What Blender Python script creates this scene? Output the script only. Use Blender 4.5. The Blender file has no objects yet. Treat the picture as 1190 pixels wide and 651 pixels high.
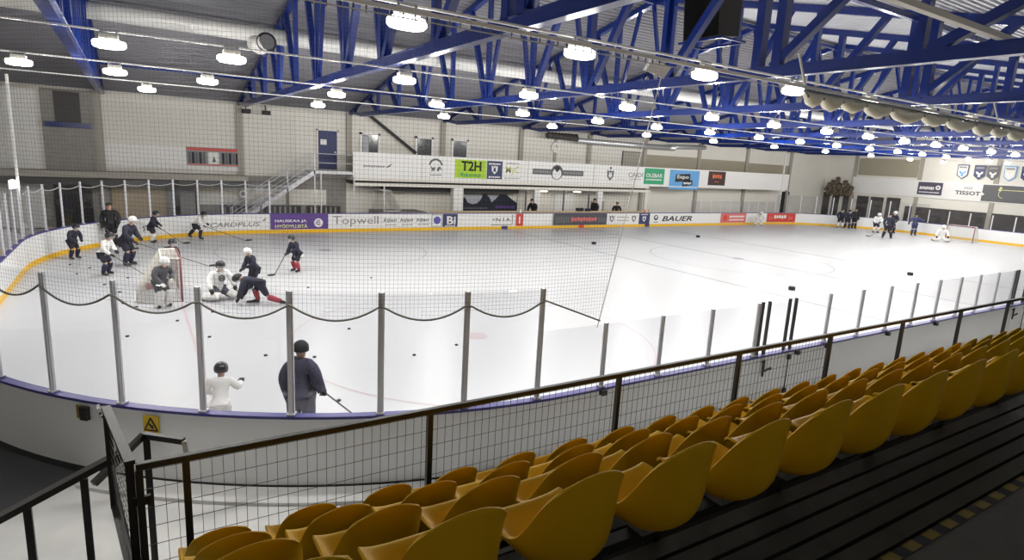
import bpy, bmesh, math, random
from mathutils import Vector, Matrix
random.seed(7)
SC = bpy.context.scene
COL = SC.collection
PI = math.pi

# ---------------------------------------------------------------- materials
def mat(name, col, rough=0.5, metal=0.0, noise=0.0, nscale=6.0, emit=None, estr=0.0, spec=0.5, bump=0.0, bscale=40.0, coat=0.0):
    m = bpy.data.materials.new(name); m.use_nodes = True
    nt = m.node_tree; N = nt.nodes; L = nt.links
    b = N['Principled BSDF']
    b.inputs['Base Color'].default_value = (*col, 1)
    b.inputs['Roughness'].default_value = rough
    b.inputs['Metallic'].default_value = metal
    b.inputs['Specular IOR Level'].default_value = spec
    if coat: b.inputs['Coat Weight'].default_value = coat
    if noise or bump:
        tc = N.new('ShaderNodeTexCoord')
    if noise:
        nz = N.new('ShaderNodeTexNoise'); nz.inputs['Scale'].default_value = nscale; nz.inputs['Detail'].default_value = 5
        L.new(tc.outputs['Object'], nz.inputs['Vector'])
        mx = N.new('ShaderNodeMix'); mx.data_type = 'RGBA'
        mx.inputs[6].default_value = (*[max(0, c * (1 - noise)) for c in col], 1)
        mx.inputs[7].default_value = (*[min(1, c * (1 + noise)) for c in col], 1)
        L.new(nz.outputs['Fac'], mx.inputs[0]); L.new(mx.outputs[2], b.inputs['Base Color'])
    if bump:
        n2 = N.new('ShaderNodeTexNoise'); n2.inputs['Scale'].default_value = bscale
        L.new(tc.outputs['Object'], n2.inputs['Vector'])
        bp = N.new('ShaderNodeBump'); bp.inputs['Strength'].default_value = bump
        L.new(n2.outputs['Fac'], bp.inputs['Height']); L.new(bp.outputs['Normal'], b.inputs['Normal'])
    if emit:
        b.inputs['Emission Color'].default_value = (*emit, 1); b.inputs['Emission Strength'].default_value = estr
    return m

def glass_mat():
    m = bpy.data.materials.new('clear_acrylic'); m.use_nodes = True
    nt = m.node_tree; N = nt.nodes; L = nt.links; N.clear()
    o = N.new('ShaderNodeOutputMaterial'); t = N.new('ShaderNodeBsdfTransparent'); t.inputs[0].default_value = (.93, .935, .945, 1)
    g = N.new('ShaderNodeBsdfGlossy'); g.inputs['Roughness'].default_value = .03; g.inputs[0].default_value = (1, 1, 1, 1)
    lw = N.new('ShaderNodeLayerWeight'); lw.inputs[0].default_value = .5; pw = N.new('ShaderNodeMath'); pw.operation = 'POWER'; pw.inputs[1].default_value = 5; L.new(lw.outputs['Facing'], pw.inputs[0])
    f = N.new('ShaderNodeMapRange'); f.inputs[3].default_value = .02; f.inputs[4].default_value = .35; L.new(pw.outputs[0], f.inputs[0])
    mx = N.new('ShaderNodeMixShader')
    L.new(f.outputs[0], mx.inputs[0]); L.new(t.outputs[0], mx.inputs[1]); L.new(g.outputs[0], mx.inputs[2]); L.new(mx.outputs[0], o.inputs[0])
    return m

def ice_mat():
    m = mat('ice', (.525, .535, .56), .32, noise=.03, nscale=.5, spec=.4)
    nt = m.node_tree; N = nt.nodes; L = nt.links; b = N['Principled BSDF']
    tc = N.new('ShaderNodeTexCoord'); mp = N.new('ShaderNodeMapping'); mp.inputs['Scale'].default_value = (1.2, 9, 1)
    mp.inputs['Rotation'].default_value = (0, 0, .5)
    nz = N.new('ShaderNodeTexNoise'); nz.inputs['Scale'].default_value = 3; nz.inputs['Detail'].default_value = 6
    L.new(tc.outputs['Object'], mp.inputs[0]); L.new(mp.outputs[0], nz.inputs['Vector'])
    cr = N.new('ShaderNodeMapRange'); cr.inputs[3].default_value = .22; cr.inputs[4].default_value = .5
    L.new(nz.outputs['Fac'], cr.inputs[0]); L.new(cr.outputs[0], b.inputs['Roughness'])
    return m

M = {}
M['ice'] = ice_mat()
M['concrete'] = mat('pale_concrete', (.66, .66, .65), .7, noise=.18, nscale=2.5)
M['darkmatte'] = mat('dark_matte_surface', (.03, .03, .033), .8, noise=.2)
M['wall'] = mat('cream_wall', (.76, .74, .685), .75, noise=.04, nscale=1.2)
M['wall_low'] = mat('grey_cream_wall', (.78, .755, .69), .75, noise=.05, nscale=1.5)
M['pilaster'] = mat('taupe_pilaster', (.38, .36, .315), .7, noise=.06)
M['band'] = mat('olive_wall_band', (.36, .33, .255), .7, noise=.05)
M['darkwall'] = mat('dark_cladding', (.06, .056, .055), .7, noise=.3, nscale=4)
M['greywall'] = mat('warm_grey_tarp', (.30, .29, .27), .7, noise=.2, nscale=3)
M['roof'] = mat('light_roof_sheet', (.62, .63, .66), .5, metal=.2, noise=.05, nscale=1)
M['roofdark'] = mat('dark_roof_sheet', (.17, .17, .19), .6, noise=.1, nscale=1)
M['blue'] = mat('blue_steel_paint', (.004, .02, .155), .22, noise=.12, nscale=3, spec=.6)
M['duct'] = mat('white_duct', (.72, .72, .70), .4, noise=.04)
M['spiral'] = mat('galvanised_duct', (.75, .76, .78), .28, metal=.6, noise=.05)
M['white'] = mat('white_panel', (.82, .82, .81), .4, noise=.02)
M['board'] = mat('white_board', (.80, .81, .82), .35, noise=.03, nscale=2)
M['yellowkick'] = mat('yellow_kick_strip', (.85, .50, .02), .4, noise=.06)
M['cap'] = mat('blue_cap_rail', (.05, .045, .22), .4, noise=.1)
M['glass'] = glass_mat()
M['post'] = mat('grey_aluminium_post', (.68, .68, .72), .4, metal=.15, noise=.06)
M['net'] = mat('grey_net_cord', (.10, .10, .11), .8, spec=.2)
M['rope'] = mat('grey_green_rope', (.17, .17, .15), .8, noise=.2, nscale=30)
M['paleRope'] = mat('pale_rope', (.7, .7, .68), .8)
M['cream'] = mat('cream_net_cloth', (.80, .75, .60), .85, noise=.15, nscale=8, bump=.3, bscale=30)
M['rail'] = mat('dark_bronze_paint', (.03, .03, .029), .4, noise=.2, nscale=10, spec=.35)
M['wire'] = mat('dark_wire', (.05, .048, .04), .5, metal=.3)
M['seat'] = mat('yellow_plastic', (.82, .48, .013), .45, noise=.05, nscale=3, spec=.15)
M['steel'] = mat('galvanised_bracket', (.45, .46, .47), .4, metal=.8)
M['plank'] = mat('dark_painted_planks', (.05, .05, .038), .6, noise=.4, nscale=4)
M['gap'] = mat('black_gap', (.004, .004, .004), .9)
M['standfloor'] = mat('dark_grey_floor', (.12, .115, .10), .7, noise=.15, nscale=12)
M['tapeY'] = mat('yellow_tape', (.22, .16, .02), .6, noise=.3, nscale=20)
M['black'] = mat('black_matte', (.012, .012, .013), .6, noise=.1)
M['lens'] = mat('lamp_lens', (1, 1, 1), .4, emit=(1, .97, .90), estr=9)
M['housing'] = mat('cream_lamp_housing', (.70, .68, .60), .5)
M['red'] = mat('red_paint', (.62, .06, .04), .45)
M['redpale'] = mat('pale_red_print', (.68, .16, .15), .45, noise=.1)
M['navy'] = mat('navy_print', (.035, .045, .13), .5, noise=.1)
M['ink'] = mat('grey_ink', (.13, .13, .14), .6)
M['inklight'] = mat('pale_grey_ink', (.27, .27, .27), .6)
M['inkblack'] = mat('black_ink', (.02, .02, .025), .6)
M['violetgrey'] = mat('violet_grey_print', (.085, .075, .115), .5)
M['blueviolet'] = mat('blue_violet_print', (.10, .10, .40), .5)
M['redfaint'] = mat('washed_red_print', (.50, .30, .28), .6, noise=.3, nscale=30)
M['purple'] = mat('purple_print', (.115, .055, .27), .5, noise=.06)
M['lime'] = mat('lime_print', (.40, .62, .02), .5)
M['green'] = mat('green_print', (.02, .36, .17), .5)
M['sky'] = mat('blue_print', (.12, .38, .74), .5)
M['maroon'] = mat('dark_maroon_print', (.045, .012, .012), .5)
M['orange'] = mat('orange_print', (.75, .16, .05), .5)
M['paleyellow'] = mat('pale_yellow_print', (.72, .74, .32), .5)
M['beige'] = mat('beige_wood', (.56, .44, .28), .6, noise=.1, nscale=8)
M['tan'] = mat('tan_panel', (.50, .40, .27), .7, noise=.08)
M['doorblue'] = mat('dark_blue_door', (.012, .022, .12), .45)
M['winglass'] = mat('dark_window_glass', (.06, .065, .075), .12, noise=.2, nscale=2)
M['winpale'] = mat('pale_window_blind', (.40, .42, .46), .4)
M['greyline'] = mat('faint_grey_ice_paint', (.27, .28, .33), .35)
M['redline'] = mat('faint_red_ice_paint', (.50, .41, .43), .35)
M['skin'] = mat('skin', (.55, .36, .27), .55)
M['jdark'] = mat('navy_black_jersey', (.022, .024, .045), .85, noise=.3, nscale=25)
M['jblack'] = mat('black_jacket', (.014, .014, .017), .8, noise=.25, nscale=20)
M['jgrey'] = mat('dark_grey_jersey', (.085, .085, .10), .85, noise=.35, nscale=25)
M['jwhite'] = mat('white_jersey', (.78, .78, .78), .8, noise=.04)
M['pdark'] = mat('black_pants', (.02, .02, .035), .8, noise=.2, nscale=20)
M['pgrey'] = mat('grey_trousers', (.10, .10, .13), .8, noise=.3, nscale=20)
M['sred'] = mat('red_sock', (.36, .055, .075), .85)
M['swhite'] = mat('white_sock', (.75, .75, .75), .85)
M['sdark'] = mat('dark_sock', (.02, .02, .05), .85)
M['helmw'] = mat('white_helmet', (.82, .82, .82), .3)
M['helmd'] = mat('dark_helmet', (.02, .021, .026), .3)
M['jspeck'] = mat('speckled_navy_fleece', (.05, .05, .085), .9, noise=.9, nscale=45)
M['skate'] = mat('black_skate_boot', (.02, .02, .022), .4)
M['blade'] = mat('steel_blade', (.6, .61, .63), .25, metal=1)
M['shaft'] = mat('grey_stick_shaft', (.12, .12, .12), .5)
M['hair'] = mat('dark_hair', (.03, .02, .015), .7)
M['goalred'] = mat('faded_red_goal_pipe', (.22, .07, .075), .4)
M['goalnet'] = mat('white_goal_net_cord', (.62, .60, .56), .8)
M['pad'] = mat('white_goal_pad', (.74, .73, .70), .6, noise=.05)
M['foliage'] = mat('brown_net_tangle', (.13, .105, .075), .9, noise=.4, nscale=8)
M['spk'] = mat('speaker_cloth', (.006, .006, .006), .95, spec=.1)
M['spkside'] = mat('speaker_side_wood', (.02, .017, .013), .8)

# ---------------------------------------------------------------- mesh builder
class MB:
    def __init__(self): self.v = []; self.f = []; self.mi = []
    def add(self, vs, fs, k=0):
        n = len(self.v); self.v += [tuple(p) for p in vs]
        for f in fs: self.f.append([i + n for i in f]); self.mi.append(k)
        return self
    def box(self, x0, x1, y0, y1, z0, z1, k=0):
        vs = [(x, y, z) for x in (x0, x1) for y in (y0, y1) for z in (z0, z1)]
        return self.add(vs, [(0, 1, 3, 2), (4, 6, 7, 5), (0, 4, 5, 1), (2, 3, 7, 6), (0, 2, 6, 4), (1, 5, 7, 3)], k)
    def bar(self, p, q, w, h, up=(0, 0, 1), k=0):
        p = Vector(p); q = Vector(q); d = (q - p).normalized(); u = Vector(up)
        if abs(d.dot(u)) > .98: u = Vector((1, 0, 0))
        s = d.cross(u).normalized(); u = s.cross(d).normalized()
        vs = [e + s * a * w / 2 + u * b * h / 2 for e in (p, q) for a, b in ((-1, -1), (1, -1), (1, 1), (-1, 1))]
        return self.add(vs, [(0, 1, 2, 3), (7, 6, 5, 4), (0, 4, 5, 1), (1, 5, 6, 2), (2, 6, 7, 3), (3, 7, 4, 0)], k)
    def tube(self, pts, r, n=8, k=0, cap=True, closed=False):
        pts = [Vector(p) for p in pts]; m = len(pts)
        rs = r if isinstance(r, (list, tuple)) else [r] * m
        vs = []; prev = None
        for i, p in enumerate(pts):
            a = pts[i - 1] if (i or closed) else p; b = pts[(i + 1) % m] if (i < m - 1 or closed) else p
            d = (b - a).normalized()
            if prev is None:
                u = Vector((0, 0, 1)) if abs(d.z) < .9 else Vector((1, 0, 0))
            else: u = prev
            s = d.cross(u).normalized(); u = s.cross(d).normalized(); prev = u
            for j in range(n):
                t = 2 * PI * j / n
                vs.append(p + (s * math.cos(t) + u * math.sin(t)) * rs[i])
        fs = []
        for i in range(m if closed else m - 1):
            i2 = (i + 1) % m
            for j in range(n): fs.append((i * n + j, i * n + (j + 1) % n, i2 * n + (j + 1) % n, i2 * n + j))
        if cap and not closed: fs += [tuple(range(n))[::-1], tuple(range((m - 1) * n, m * n))]
        return self.add(vs, fs, k)
    def lathe(self, c, prof, n=24, axis='z', k=0, sx=1, sy=1):
        vs = []
        for r, h in prof:
            for j in range(n):
                t = 2 * PI * j / n; a, b = r * math.cos(t) * sx, r * math.sin(t) * sy
                vs.append({'z': (c[0] + a, c[1] + b, c[2] + h), 'y': (c[0] + a, c[1] + h, c[2] + b), 'x': (c[0] + h, c[1] + a, c[2] + b)}[axis])
        fs = []
        for i in range(len(prof) - 1):
            for j in range(n): fs.append((i * n + j, i * n + (j + 1) % n, (i + 1) * n + (j + 1) % n, (i + 1) * n + j))
        fs += [tuple(range(n))[::-1], tuple(range((len(prof) - 1) * n, len(prof) * n))]
        return self.add(vs, fs, k)
    def sph(self, c, r, n=12, m=8, k=0, keep=None):
        rx, ry, rz = r if isinstance(r, (tuple, list)) else (r, r, r)
        vs = [(c[0], c[1], c[2] + rz)]
        for i in range(1, m):
            a = PI * i / m
            for j in range(n):
                t = 2 * PI * j / n
                vs.append((c[0] + rx * math.sin(a) * math.cos(t), c[1] + ry * math.sin(a) * math.sin(t), c[2] + rz * math.cos(a)))
        vs.append((c[0], c[1], c[2] - rz)); fs = []
        for j in range(n): fs.append((0, 1 + j, 1 + (j + 1) % n))
        for i in range(m - 2):
            for j in range(n): fs.append((1 + i * n + j, 1 + (i + 1) * n + j, 1 + (i + 1) * n + (j + 1) % n, 1 + i * n + (j + 1) % n))
        for j in range(n): fs.append((len(vs) - 1, 1 + (m - 2) * n + (j + 1) % n, 1 + (m - 2) * n + j))
        if keep:
            fs = [f for f in fs if keep(sum(((Vector(vs[i]) - Vector(c)) for i in f), Vector()) / len(f))]
        return self.add(vs, fs, k)
    def prism(self, poly, fn, t0, t1, k=0):
        n = len(poly)
        vs = [fn(u, v, t0) for u, v in poly] + [fn(u, v, t1) for u, v in poly]
        fs = [tuple(range(n))[::-1], tuple(range(n, 2 * n))] + [(i, (i + 1) % n, n + (i + 1) % n, n + i) for i in range(n)]
        return self.add(vs, fs, k)
    def build(self, name, mats, parent=None, smooth=False, loc=None, bevel=0, fixn=True):
        me = bpy.data.meshes.new(name); me.from_pydata(self.v, [], self.f)
        if not isinstance(mats, (list, tuple)): mats = [mats]
        for m in mats: me.materials.append(m if not isinstance(m, str) else M[m])
        if len(mats) > 1: me.polygons.foreach_set('material_index', self.mi)
        if fixn:
            bm = bmesh.new(); bm.from_mesh(me); bmesh.ops.recalc_face_normals(bm, faces=bm.faces[:]); bm.to_mesh(me); bm.free()
        if smooth:
            me.polygons.foreach_set('use_smooth', [True] * len(me.polygons))
        me.update()
        o = bpy.data.objects.new(name, me); COL.objects.link(o)
        if parent: o.parent = parent
        if loc: o.location = loc
        if bevel:
            b = o.modifiers.new('bevel', 'BEVEL'); b.width = bevel; b.segments = 2; b.limit_method = 'ANGLE'
        return o

def tag(o, label, cat, group=None, kind=None):
    if kind: o['kind'] = kind
    if label: o['label'] = label
    if cat: o['category'] = cat
    if group: o['group'] = group
    return o
def thing(name, label, cat, loc=(0, 0, 0), rz=0, group=None):
    o = bpy.data.objects.new(name, None); o.empty_display_size = .1; COL.objects.link(o)
    o.location = loc; o.rotation_euler = (0, 0, rz)
    return tag(o, label, cat, group)
def struct(o):
    o['kind'] = 'structure'; return o
def dup(o, parent=None):
    c = o.copy(); COL.objects.link(c)
    if parent: c.parent = parent
    for ch in list(o.children): dup(ch, c)
    return c
_ones = ['zeroth', 'first', 'second', 'third', 'fourth', 'fifth', 'sixth', 'seventh', 'eighth', 'ninth', 'tenth', 'eleventh', 'twelfth', 'thirteenth', 'fourteenth', 'fifteenth', 'sixteenth', 'seventeenth', 'eighteenth', 'nineteenth']
_tens = {20: ('twentieth', 'twenty'), 30: ('thirtieth', 'thirty'), 40: ('fortieth', 'forty'), 50: ('fiftieth', 'fifty')}
def nth(n):
    if n < 20: return _ones[n]
    t = n // 10 * 10
    return _tens[t][0] if n == t else _tens[t][1] + '-' + _ones[n - t]

_dg = None
def text_mesh(s, name, m, parent, fn, u0, u1, v0, v1, shear=0.0, ext=.004, bold=0.0):
    """lettering fitted into the box u0..u1, v0..v1 of a plane given by fn(u, v, depth)"""
    cu = bpy.data.curves.new('txt', 'FONT'); cu.body = s; cu.size = 1; cu.shear = shear; cu.resolution_u = 2; cu.offset = bold
    to = bpy.data.objects.new('txt', cu); COL.objects.link(to)
    bpy.context.view_layer.update()
    me = bpy.data.meshes.new_from_object(to.evaluated_get(bpy.context.evaluated_depsgraph_get()))
    bpy.data.objects.remove(to)
    xs = [v.co.x for v in me.vertices]; ys = [v.co.y for v in me.vertices]
    a, b, c, d = min(xs), max(xs), min(ys), max(ys)
    bm = bmesh.new(); bm.from_mesh(me)
    r = bmesh.ops.extrude_face_region(bm, geom=bm.faces[:])
    top = {g for g in r['geom'] if isinstance(g, bmesh.types.BMVert)}
    for v in bm.verts:
        u = u0 + (v.co.x - a) / (b - a) * (u1 - u0); w = v0 + (v.co.y - c) / (d - c) * (v1 - v0)
        v.co = Vector(fn(u, w, ext if v in top else 0))
    bmesh.ops.recalc_face_normals(bm, faces=bm.faces[:])
    bm.to_mesh(me); bm.free(); me.materials.clear(); me.materials.append(M[m])
    o = bpy.data.objects.new(name, me); COL.objects.link(o); o.parent = parent
    return o
# ---------------------------------------------------------------- camera (on the walkway behind the last seat row)
cam = bpy.data.cameras.new('camera'); co = bpy.data.objects.new('camera', cam); COL.objects.link(co); SC.camera = co
cam.sensor_width = 36; cam.lens = 698.2458 / 1190 * 36; cam.clip_start = .05; cam.clip_end = 300
R = ((0.84812294, -0.05993402, 0.5263985), (-0.52714149, -0.19486466, 0.82713337), (0.05300304, -0.97899728, -0.1968629))
co.matrix_world = Matrix([[R[i][0], -R[i][1], -R[i][2], (0, 0, 4.4)[i]] for i in range(3)] + [[0, 0, 0, 1]])

# ---------------------------------------------------------------- rink outline
XL, XR, YN, YF, RC = -3.1, 56.3, 6.7, 32.7, 8.5
QA = PI * RC / 2
SEG = [('arc', (XL + RC, YN + RC), -PI / 2, QA), ('lin', (XL, YN + RC), (0, 1), YF - YN - 2 * RC), ('arc', (XL + RC, YF - RC), PI, QA),
       ('lin', (XL + RC, YF), (1, 0), XR - XL - 2 * RC), ('arc', (XR - RC, YF - RC), PI / 2, QA), ('lin', (XR, YF - RC), (0, -1), YF - YN - 2 * RC),
       ('arc', (XR - RC, YN + RC), 0, QA), ('lin', (XR - RC, YN), (-1, 0), XR - XL - 2 * RC)]
PER = sum(s[3] for s in SEG)
def rink(s, off=0.0):
    """point on the rink outline, s metres clockwise from the near left corner, off metres outside it"""
    s %= PER
    for kind, a, b, l in SEG:
        if s <= l + 1e-9:
            if kind == 'lin':
                nrm = (-b[1], b[0]); return (a[0] + b[0] * s + nrm[0] * off, a[1] + b[1] * s + nrm[1] * off)
            t = b - s / RC; r = RC + off; return (a[0] + r * math.cos(t), a[1] + r * math.sin(t))
        s -= l
    return rink(0, off)
def stops(s0, s1, step=.45):
    """sample stations between s0 and s1, corners finely and straights at their ends"""
    out = []; acc = 0
    n = max(2, int((s1 - s0) / step) + 1)
    return [s0 + (s1 - s0) * i / (n - 1) for i in range(n)]
def sweep(mb, ss, prof, k=0, closed=False):
    m = len(prof); vs = []
    for s in ss:
        for off, z in prof:
            x, y = rink(s, off); vs.append((x, y, z))
    n = len(ss); fs = []
    for i in range(n if closed else n - 1):
        j = (i + 1) % n
        for a in range(m): fs.append((i * m + a, i * m + (a + 1) % m, j * m + (a + 1) % m, j * m + a))
    if not closed: fs += [tuple(range(m))[::-1], tuple(range((n - 1) * m, n * m))]
    return mb.add(vs, fs, k)
LOOP = stops(0, PER, .35)[:-1]

# ---------------------------------------------------------------- the shell of the hall
WF, WE, WL, WN = 36.3, 60.7, -9.0, -5.0
struct(MB().box(WL, WE, WN, WF, -.3, -.05).build('floor', 'concrete'))
ib = MB(); pts = [rink(s) for s in LOOP]
ib.prism(pts, lambda u, v, t: (u, v, t), -.06, 0)
ice = struct(ib.build('floor_ice', 'ice'))
def far(u, v, t): return (u, WF - t, v)
struct(MB().box(WL, WE, WF, WF + .25, -.3, 7.2).build('wall_far', 'wall'))
struct(MB().box(WE, WE + .25, WN, WF + .25, -.3, 11).build('wall_end', 'wall'))
struct(MB().box(WL - .25, WL, WN, WF, -.3, 11).build('wall_left', 'wall'))
struct(MB().box(WL, WE, WN - .25, WN, -.3, 6).build('wall_near', 'wall_low'))
# lower wall lining below the gallery, grey
struct(MB().box(10.9, 34.3, WF - .04, WF, 0, 2.75).build('wall_far_lower', 'wall_low'))
struct(MB().box(-6, 10.9, WF - .04, WF, 0, 2.75).build('wall_far_lower', 'greywall'))
# roof of corrugated sheet, ribs running along the hall
def zr(y): return 6.62 + .22 * y if y < 17.8 else 10.536 - .22 * (y - 17.8)
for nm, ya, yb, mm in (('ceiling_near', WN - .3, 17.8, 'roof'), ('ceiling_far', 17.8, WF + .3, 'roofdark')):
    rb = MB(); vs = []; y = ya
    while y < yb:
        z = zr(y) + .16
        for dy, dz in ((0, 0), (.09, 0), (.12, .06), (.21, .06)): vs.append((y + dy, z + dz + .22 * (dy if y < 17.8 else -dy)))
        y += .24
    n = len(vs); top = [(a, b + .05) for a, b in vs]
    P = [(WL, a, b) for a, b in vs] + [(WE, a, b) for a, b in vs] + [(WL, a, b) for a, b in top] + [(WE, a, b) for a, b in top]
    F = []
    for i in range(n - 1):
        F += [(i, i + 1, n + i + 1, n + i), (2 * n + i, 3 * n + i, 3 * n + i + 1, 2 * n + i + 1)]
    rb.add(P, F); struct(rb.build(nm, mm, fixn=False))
k = 0
# pilasters of the far wall and the end wall
k = 0
for x in (-1.2, 5.1, 11.07, 17.2, 23.2, 29.3, 35.0, 41.4, 47.8, 54.4):
    k += 1; struct(MB().box(x - .16, x + .16, WF - .16, WF, 2.9 if 10 < x < 34 else 0, 6.55).build('trim_%d' % k, 'pilaster'))
for y in (33.3, 27.4, 21.6, 15.6):
    k += 1; struct(MB().box(WE - .08, WE, y - .17, y + .17, 0, zr(y) + .1).build('trim_%d' % k, 'pilaster'))
# darker wall band above the parapet on the right half, and the strip of it that is white further left
for x0, x1, z1 in ((35.2, 41.2, 5.35), (41.6, 47.6, 5.3), (48.0, 54.2, 5.2)):
    k += 1; struct(MB().box(x0, x1, WF - .03, WF, 4.3, z1).build('trim_%d' % k, 'band'))
for y0, y1 in ((27.65, 33.05),):
    k += 1; struct(MB().box(WE - .03, WE, y0, y1, 4.7, 6.3).build('trim_%d' % k, 'band'))
# gallery along the far wall: slab, edge beam and parapet
YP = 34.65
g = MB().box(10.9, 34.3, YP, WF, 2.72, 2.95); g.box(10.9, 34.4, YP - .05, YP + .1, 2.42, 2.60); struct(g.build('floor_gallery', 'wall_low'))
struct(MB().box(10.9, 34.3, YP + .35, WF - .05, 2.5, 2.7).build('trim_91', 'darkwall'))
pb = MB()
for x0, x1 in ((10.8, 15.05), (15.07, 22.42), (22.86, 28.05), (28.62, 52.0)): pb.box(x0, x1, YP - .06, YP, 2.96, 4.36)
pb.box(22.42, 22.86, YP, YP + .1, 2.96, 4.36); pb.box(28.05, 28.62, YP, YP + .1, 2.96, 4.36)
pb.box(10.8, 52.0, YP - .08, YP + .02, 2.9, 2.96)
struct(pb.build('wall_gallery_parapet', 'white'))
struct(MB().box(34.3, 52, YP, WF, 2.9, 3.0).build('floor_gallery_end', 'wall_low'))
# left part of the far wall: long white board, ledge below, dark store opening in the corner with a blue beam
lb = MB().box(-1.35, 5.0, WF - .12, WF, 2.95, 4.15); struct(lb.build('trim_92', 'white'))
struct(MB().box(-6, 5.2, YP, WF, 2.5, 2.78).build('floor_ledge', 'pilaster'))
struct(MB().box(-6, 5.2, YP + .2, WF, 2.15, 2.5).build('trim_93', 'darkwall'))
struct(MB().box(-3.4, -1.45, WF - .05, WF, 0, 6.5).build('trim_94', 'greywall'))
struct(MB().box(-3.3, -1.5, WF - .25, WF - .05, 4.75, 5.0).build('trim_95', 'blue'))
struct(MB().box(-2.9, -1.9, WF - .08, WF - .04, 5.0, 6.4).build('trim_96', 'darkwall'))
struct(MB().box(-8, -3.6, WF - .2, WF - .15, 0, 6.4).build('trim_97', 'white'))
# end wall: white board, dark lower cladding and dark openings near the corner
struct(MB().box(WE - .1, WE, 10, 33.4, 2.98, 4.5).build('trim_98', 'white'))
struct(MB().box(WE - .06, WE, 8, 28.2, 0, 2.1).build('trim_99', 'darkwall'))
for i, (y0, y1, zt) in enumerate(((28.7, 29.9, 2.75), (30.2, 31.4, 2.7), (31.6, 32.7, 2.7), (33.1, 34.1, 2.7), (34.5, 35.2, 2.7), (35.5, 36.2, 2.8))):
    d = struct(MB().box(WE - .06, WE, y0, y1, 0, zt).build('door_%d' % (i + 2), 'darkwall'))
dd = struct(MB().box(53.6, 54.9, WF - .06, WF, 0, 2.7).build('door_9', 'black'))

# ---------------------------------------------------------------- markings in the ice
def decal(name, poly, m, z=.004):
    return struct(MB().prism(poly, lambda u, v, t: (u, v, t), .0005, z).build(name, m))
def ring(cx, cy, r, w, name, m, a0=0, a1=2 * PI, n=72):
    b = MB()
    for i in range(n):
        t0 = a0 + (a1 - a0) * i / n; t1 = a0 + (a1 - a0) * (i + 1) / n
        q = [(cx + rr * math.cos(t), cy + rr * math.sin(t)) for rr, t in ((r, t0), (r, t1), (r + w, t1), (r + w, t0))]
        b.add([(x, y, .003) for x, y in q], [(0, 1, 2, 3)])
    return struct(b.build(name, m))
for i, x in enumerate((20.02, 26.25, 32.5)):
    decal('trim_%d' % (101 + i), [(x - .045, YN + .05), (x + .045, YN + .05), (x + .045, YF - .05), (x - .045, YF - .05)], 'greyline')
for i, x in enumerate((.97, 53.6)):
    decal('trim_%d' % (104 + i), [(x - .03, YN + 2), (x + .03, YN + 2), (x + .03, YF - 2), (x - .03, YF - 2)], 'redline')
for i, (cx, cy, m) in enumerate(((7.1, 12.7, 'redline'), (7.1, 26.7, 'greyline'), (26.25, 19.7, 'greyline'), (47.2, 12.7, 'redline'), (47.2, 26.7, 'redline'))):
    ring(cx, cy, 4.4, .05, 'trim_%d' % (106 + i), m)
    ring(cx, cy, 0, .3, 'trim_%d' % (111 + i), m, n=24)
ring(1.0, 19.7, 1.8, .05, 'trim_116', 'redline', -PI / 2, PI / 2, 40)

# ---------------------------------------------------------------- dasher boards
t = thing('rink_boards', 'white dasher boards with yellow kick strip and blue cap rail around the ice', 'boards', (0, 0, 0))
sweep(MB(), LOOP, [(0, -.05), (0, .985), (.09, .985), (.09, -.05)], closed=True).build('board_panel', 'board', t)
o = sweep(MB(), LOOP, [(-.014, 0), (-.014, .17), (.01, .17), (.01, 0)], closed=True).build('kick_strip', 'yellowkick', t); o['label'] = 'yellow kick strip'
o = sweep(MB(), LOOP, [(-.015, .985), (-.015, 1.022), (.11, 1.022), (.11, .985)], closed=True).build('cap_rail', 'cap', t); o['label'] = 'blue cap rail'
for x, m in ((20.02, 'navy'), (26.25, 'red'), (32.5, 'navy')):
    MB().box(x - .22, x + .22, YF - .03, YF - .01, .01, .2).build('line_mark', m, t)
# service kerb of the corridor floor outside the boards
kb = MB(); sweep(kb, stops(-30, 6.6, .4), [(.1, -.05), (.1, .03), (.42, .0), (.42, -.05)]); struct(kb.build('trim_120', 'concrete'))
kb = MB(); sweep(kb, stops(-30, 24, .4), [(.088, -.04), (.088, .055), (.1, .055), (.1, -.04)]); struct(kb.build('trim_121', 'darkmatte'))

# ---------------------------------------------------------------- glass above the boards
def glass_panel(s0, s1, z1, label, group, zp=None, post=True, pz=None):
    x0, y0 = rink(s0, .045); x1, y1 = rink(s1, .045)
    d = Vector((x1 - x0, y1 - y0)); ln = d.length; rz = math.atan2(d.y, d.x)
    t = thing('glass_panel', label, 'glass panel', (x0, y0, 1.03), rz, group)
    MB().box(.03, ln - .03, -.006, .006, .005, z1 - 1.03).build('pane', 'glass', t)
    if post:
        h = (pz or z1) - 1.03 + .02
        p = MB(); p.box(-.022, .022, -.03, .03, 0, h); p.box(-.04, -.024, -.012, .012, 0, h); p.box(.024, .04, -.012, .012, 0, h)
        p.build('post', 'post', t)
        MB().box(-.05, .05, -.05, .05, 0, .02).build('post_foot', 'post', t)
    return t
TALL = 2.64
NS = 1.112
glass_panel(-.57, .62, 2.03, 'low clear glass panel just under the loose lower corner of the net', None, pz=2.03)
stations = [.62 + NS * k for k in range(34)]
for k in range(33):
    glass_panel(stations[k], stations[k + 1], TALL, 'tall clear glass panel under the net, %s one from the net corner' % nth(k + 1), 'tall glass panels round the left end of the rink')
def sx(x): return -(x - 5.4)          # near straight: station of a given x
near_x = [5.97, 7.18, 8.39, 9.66]
for k in range(3):
    glass_panel(sx(near_x[k + 1]), sx(near_x[k]), 2.03, 'low clear glass panel on the near boards, %s one right of the net corner' % nth(k + 1), 'low glass panels along the near boards')
near_x = [10.69, 11.97, 13.21, 14.39, 15.56, 16.72, 17.87, 18.99, 20.12, 21.2]
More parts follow.
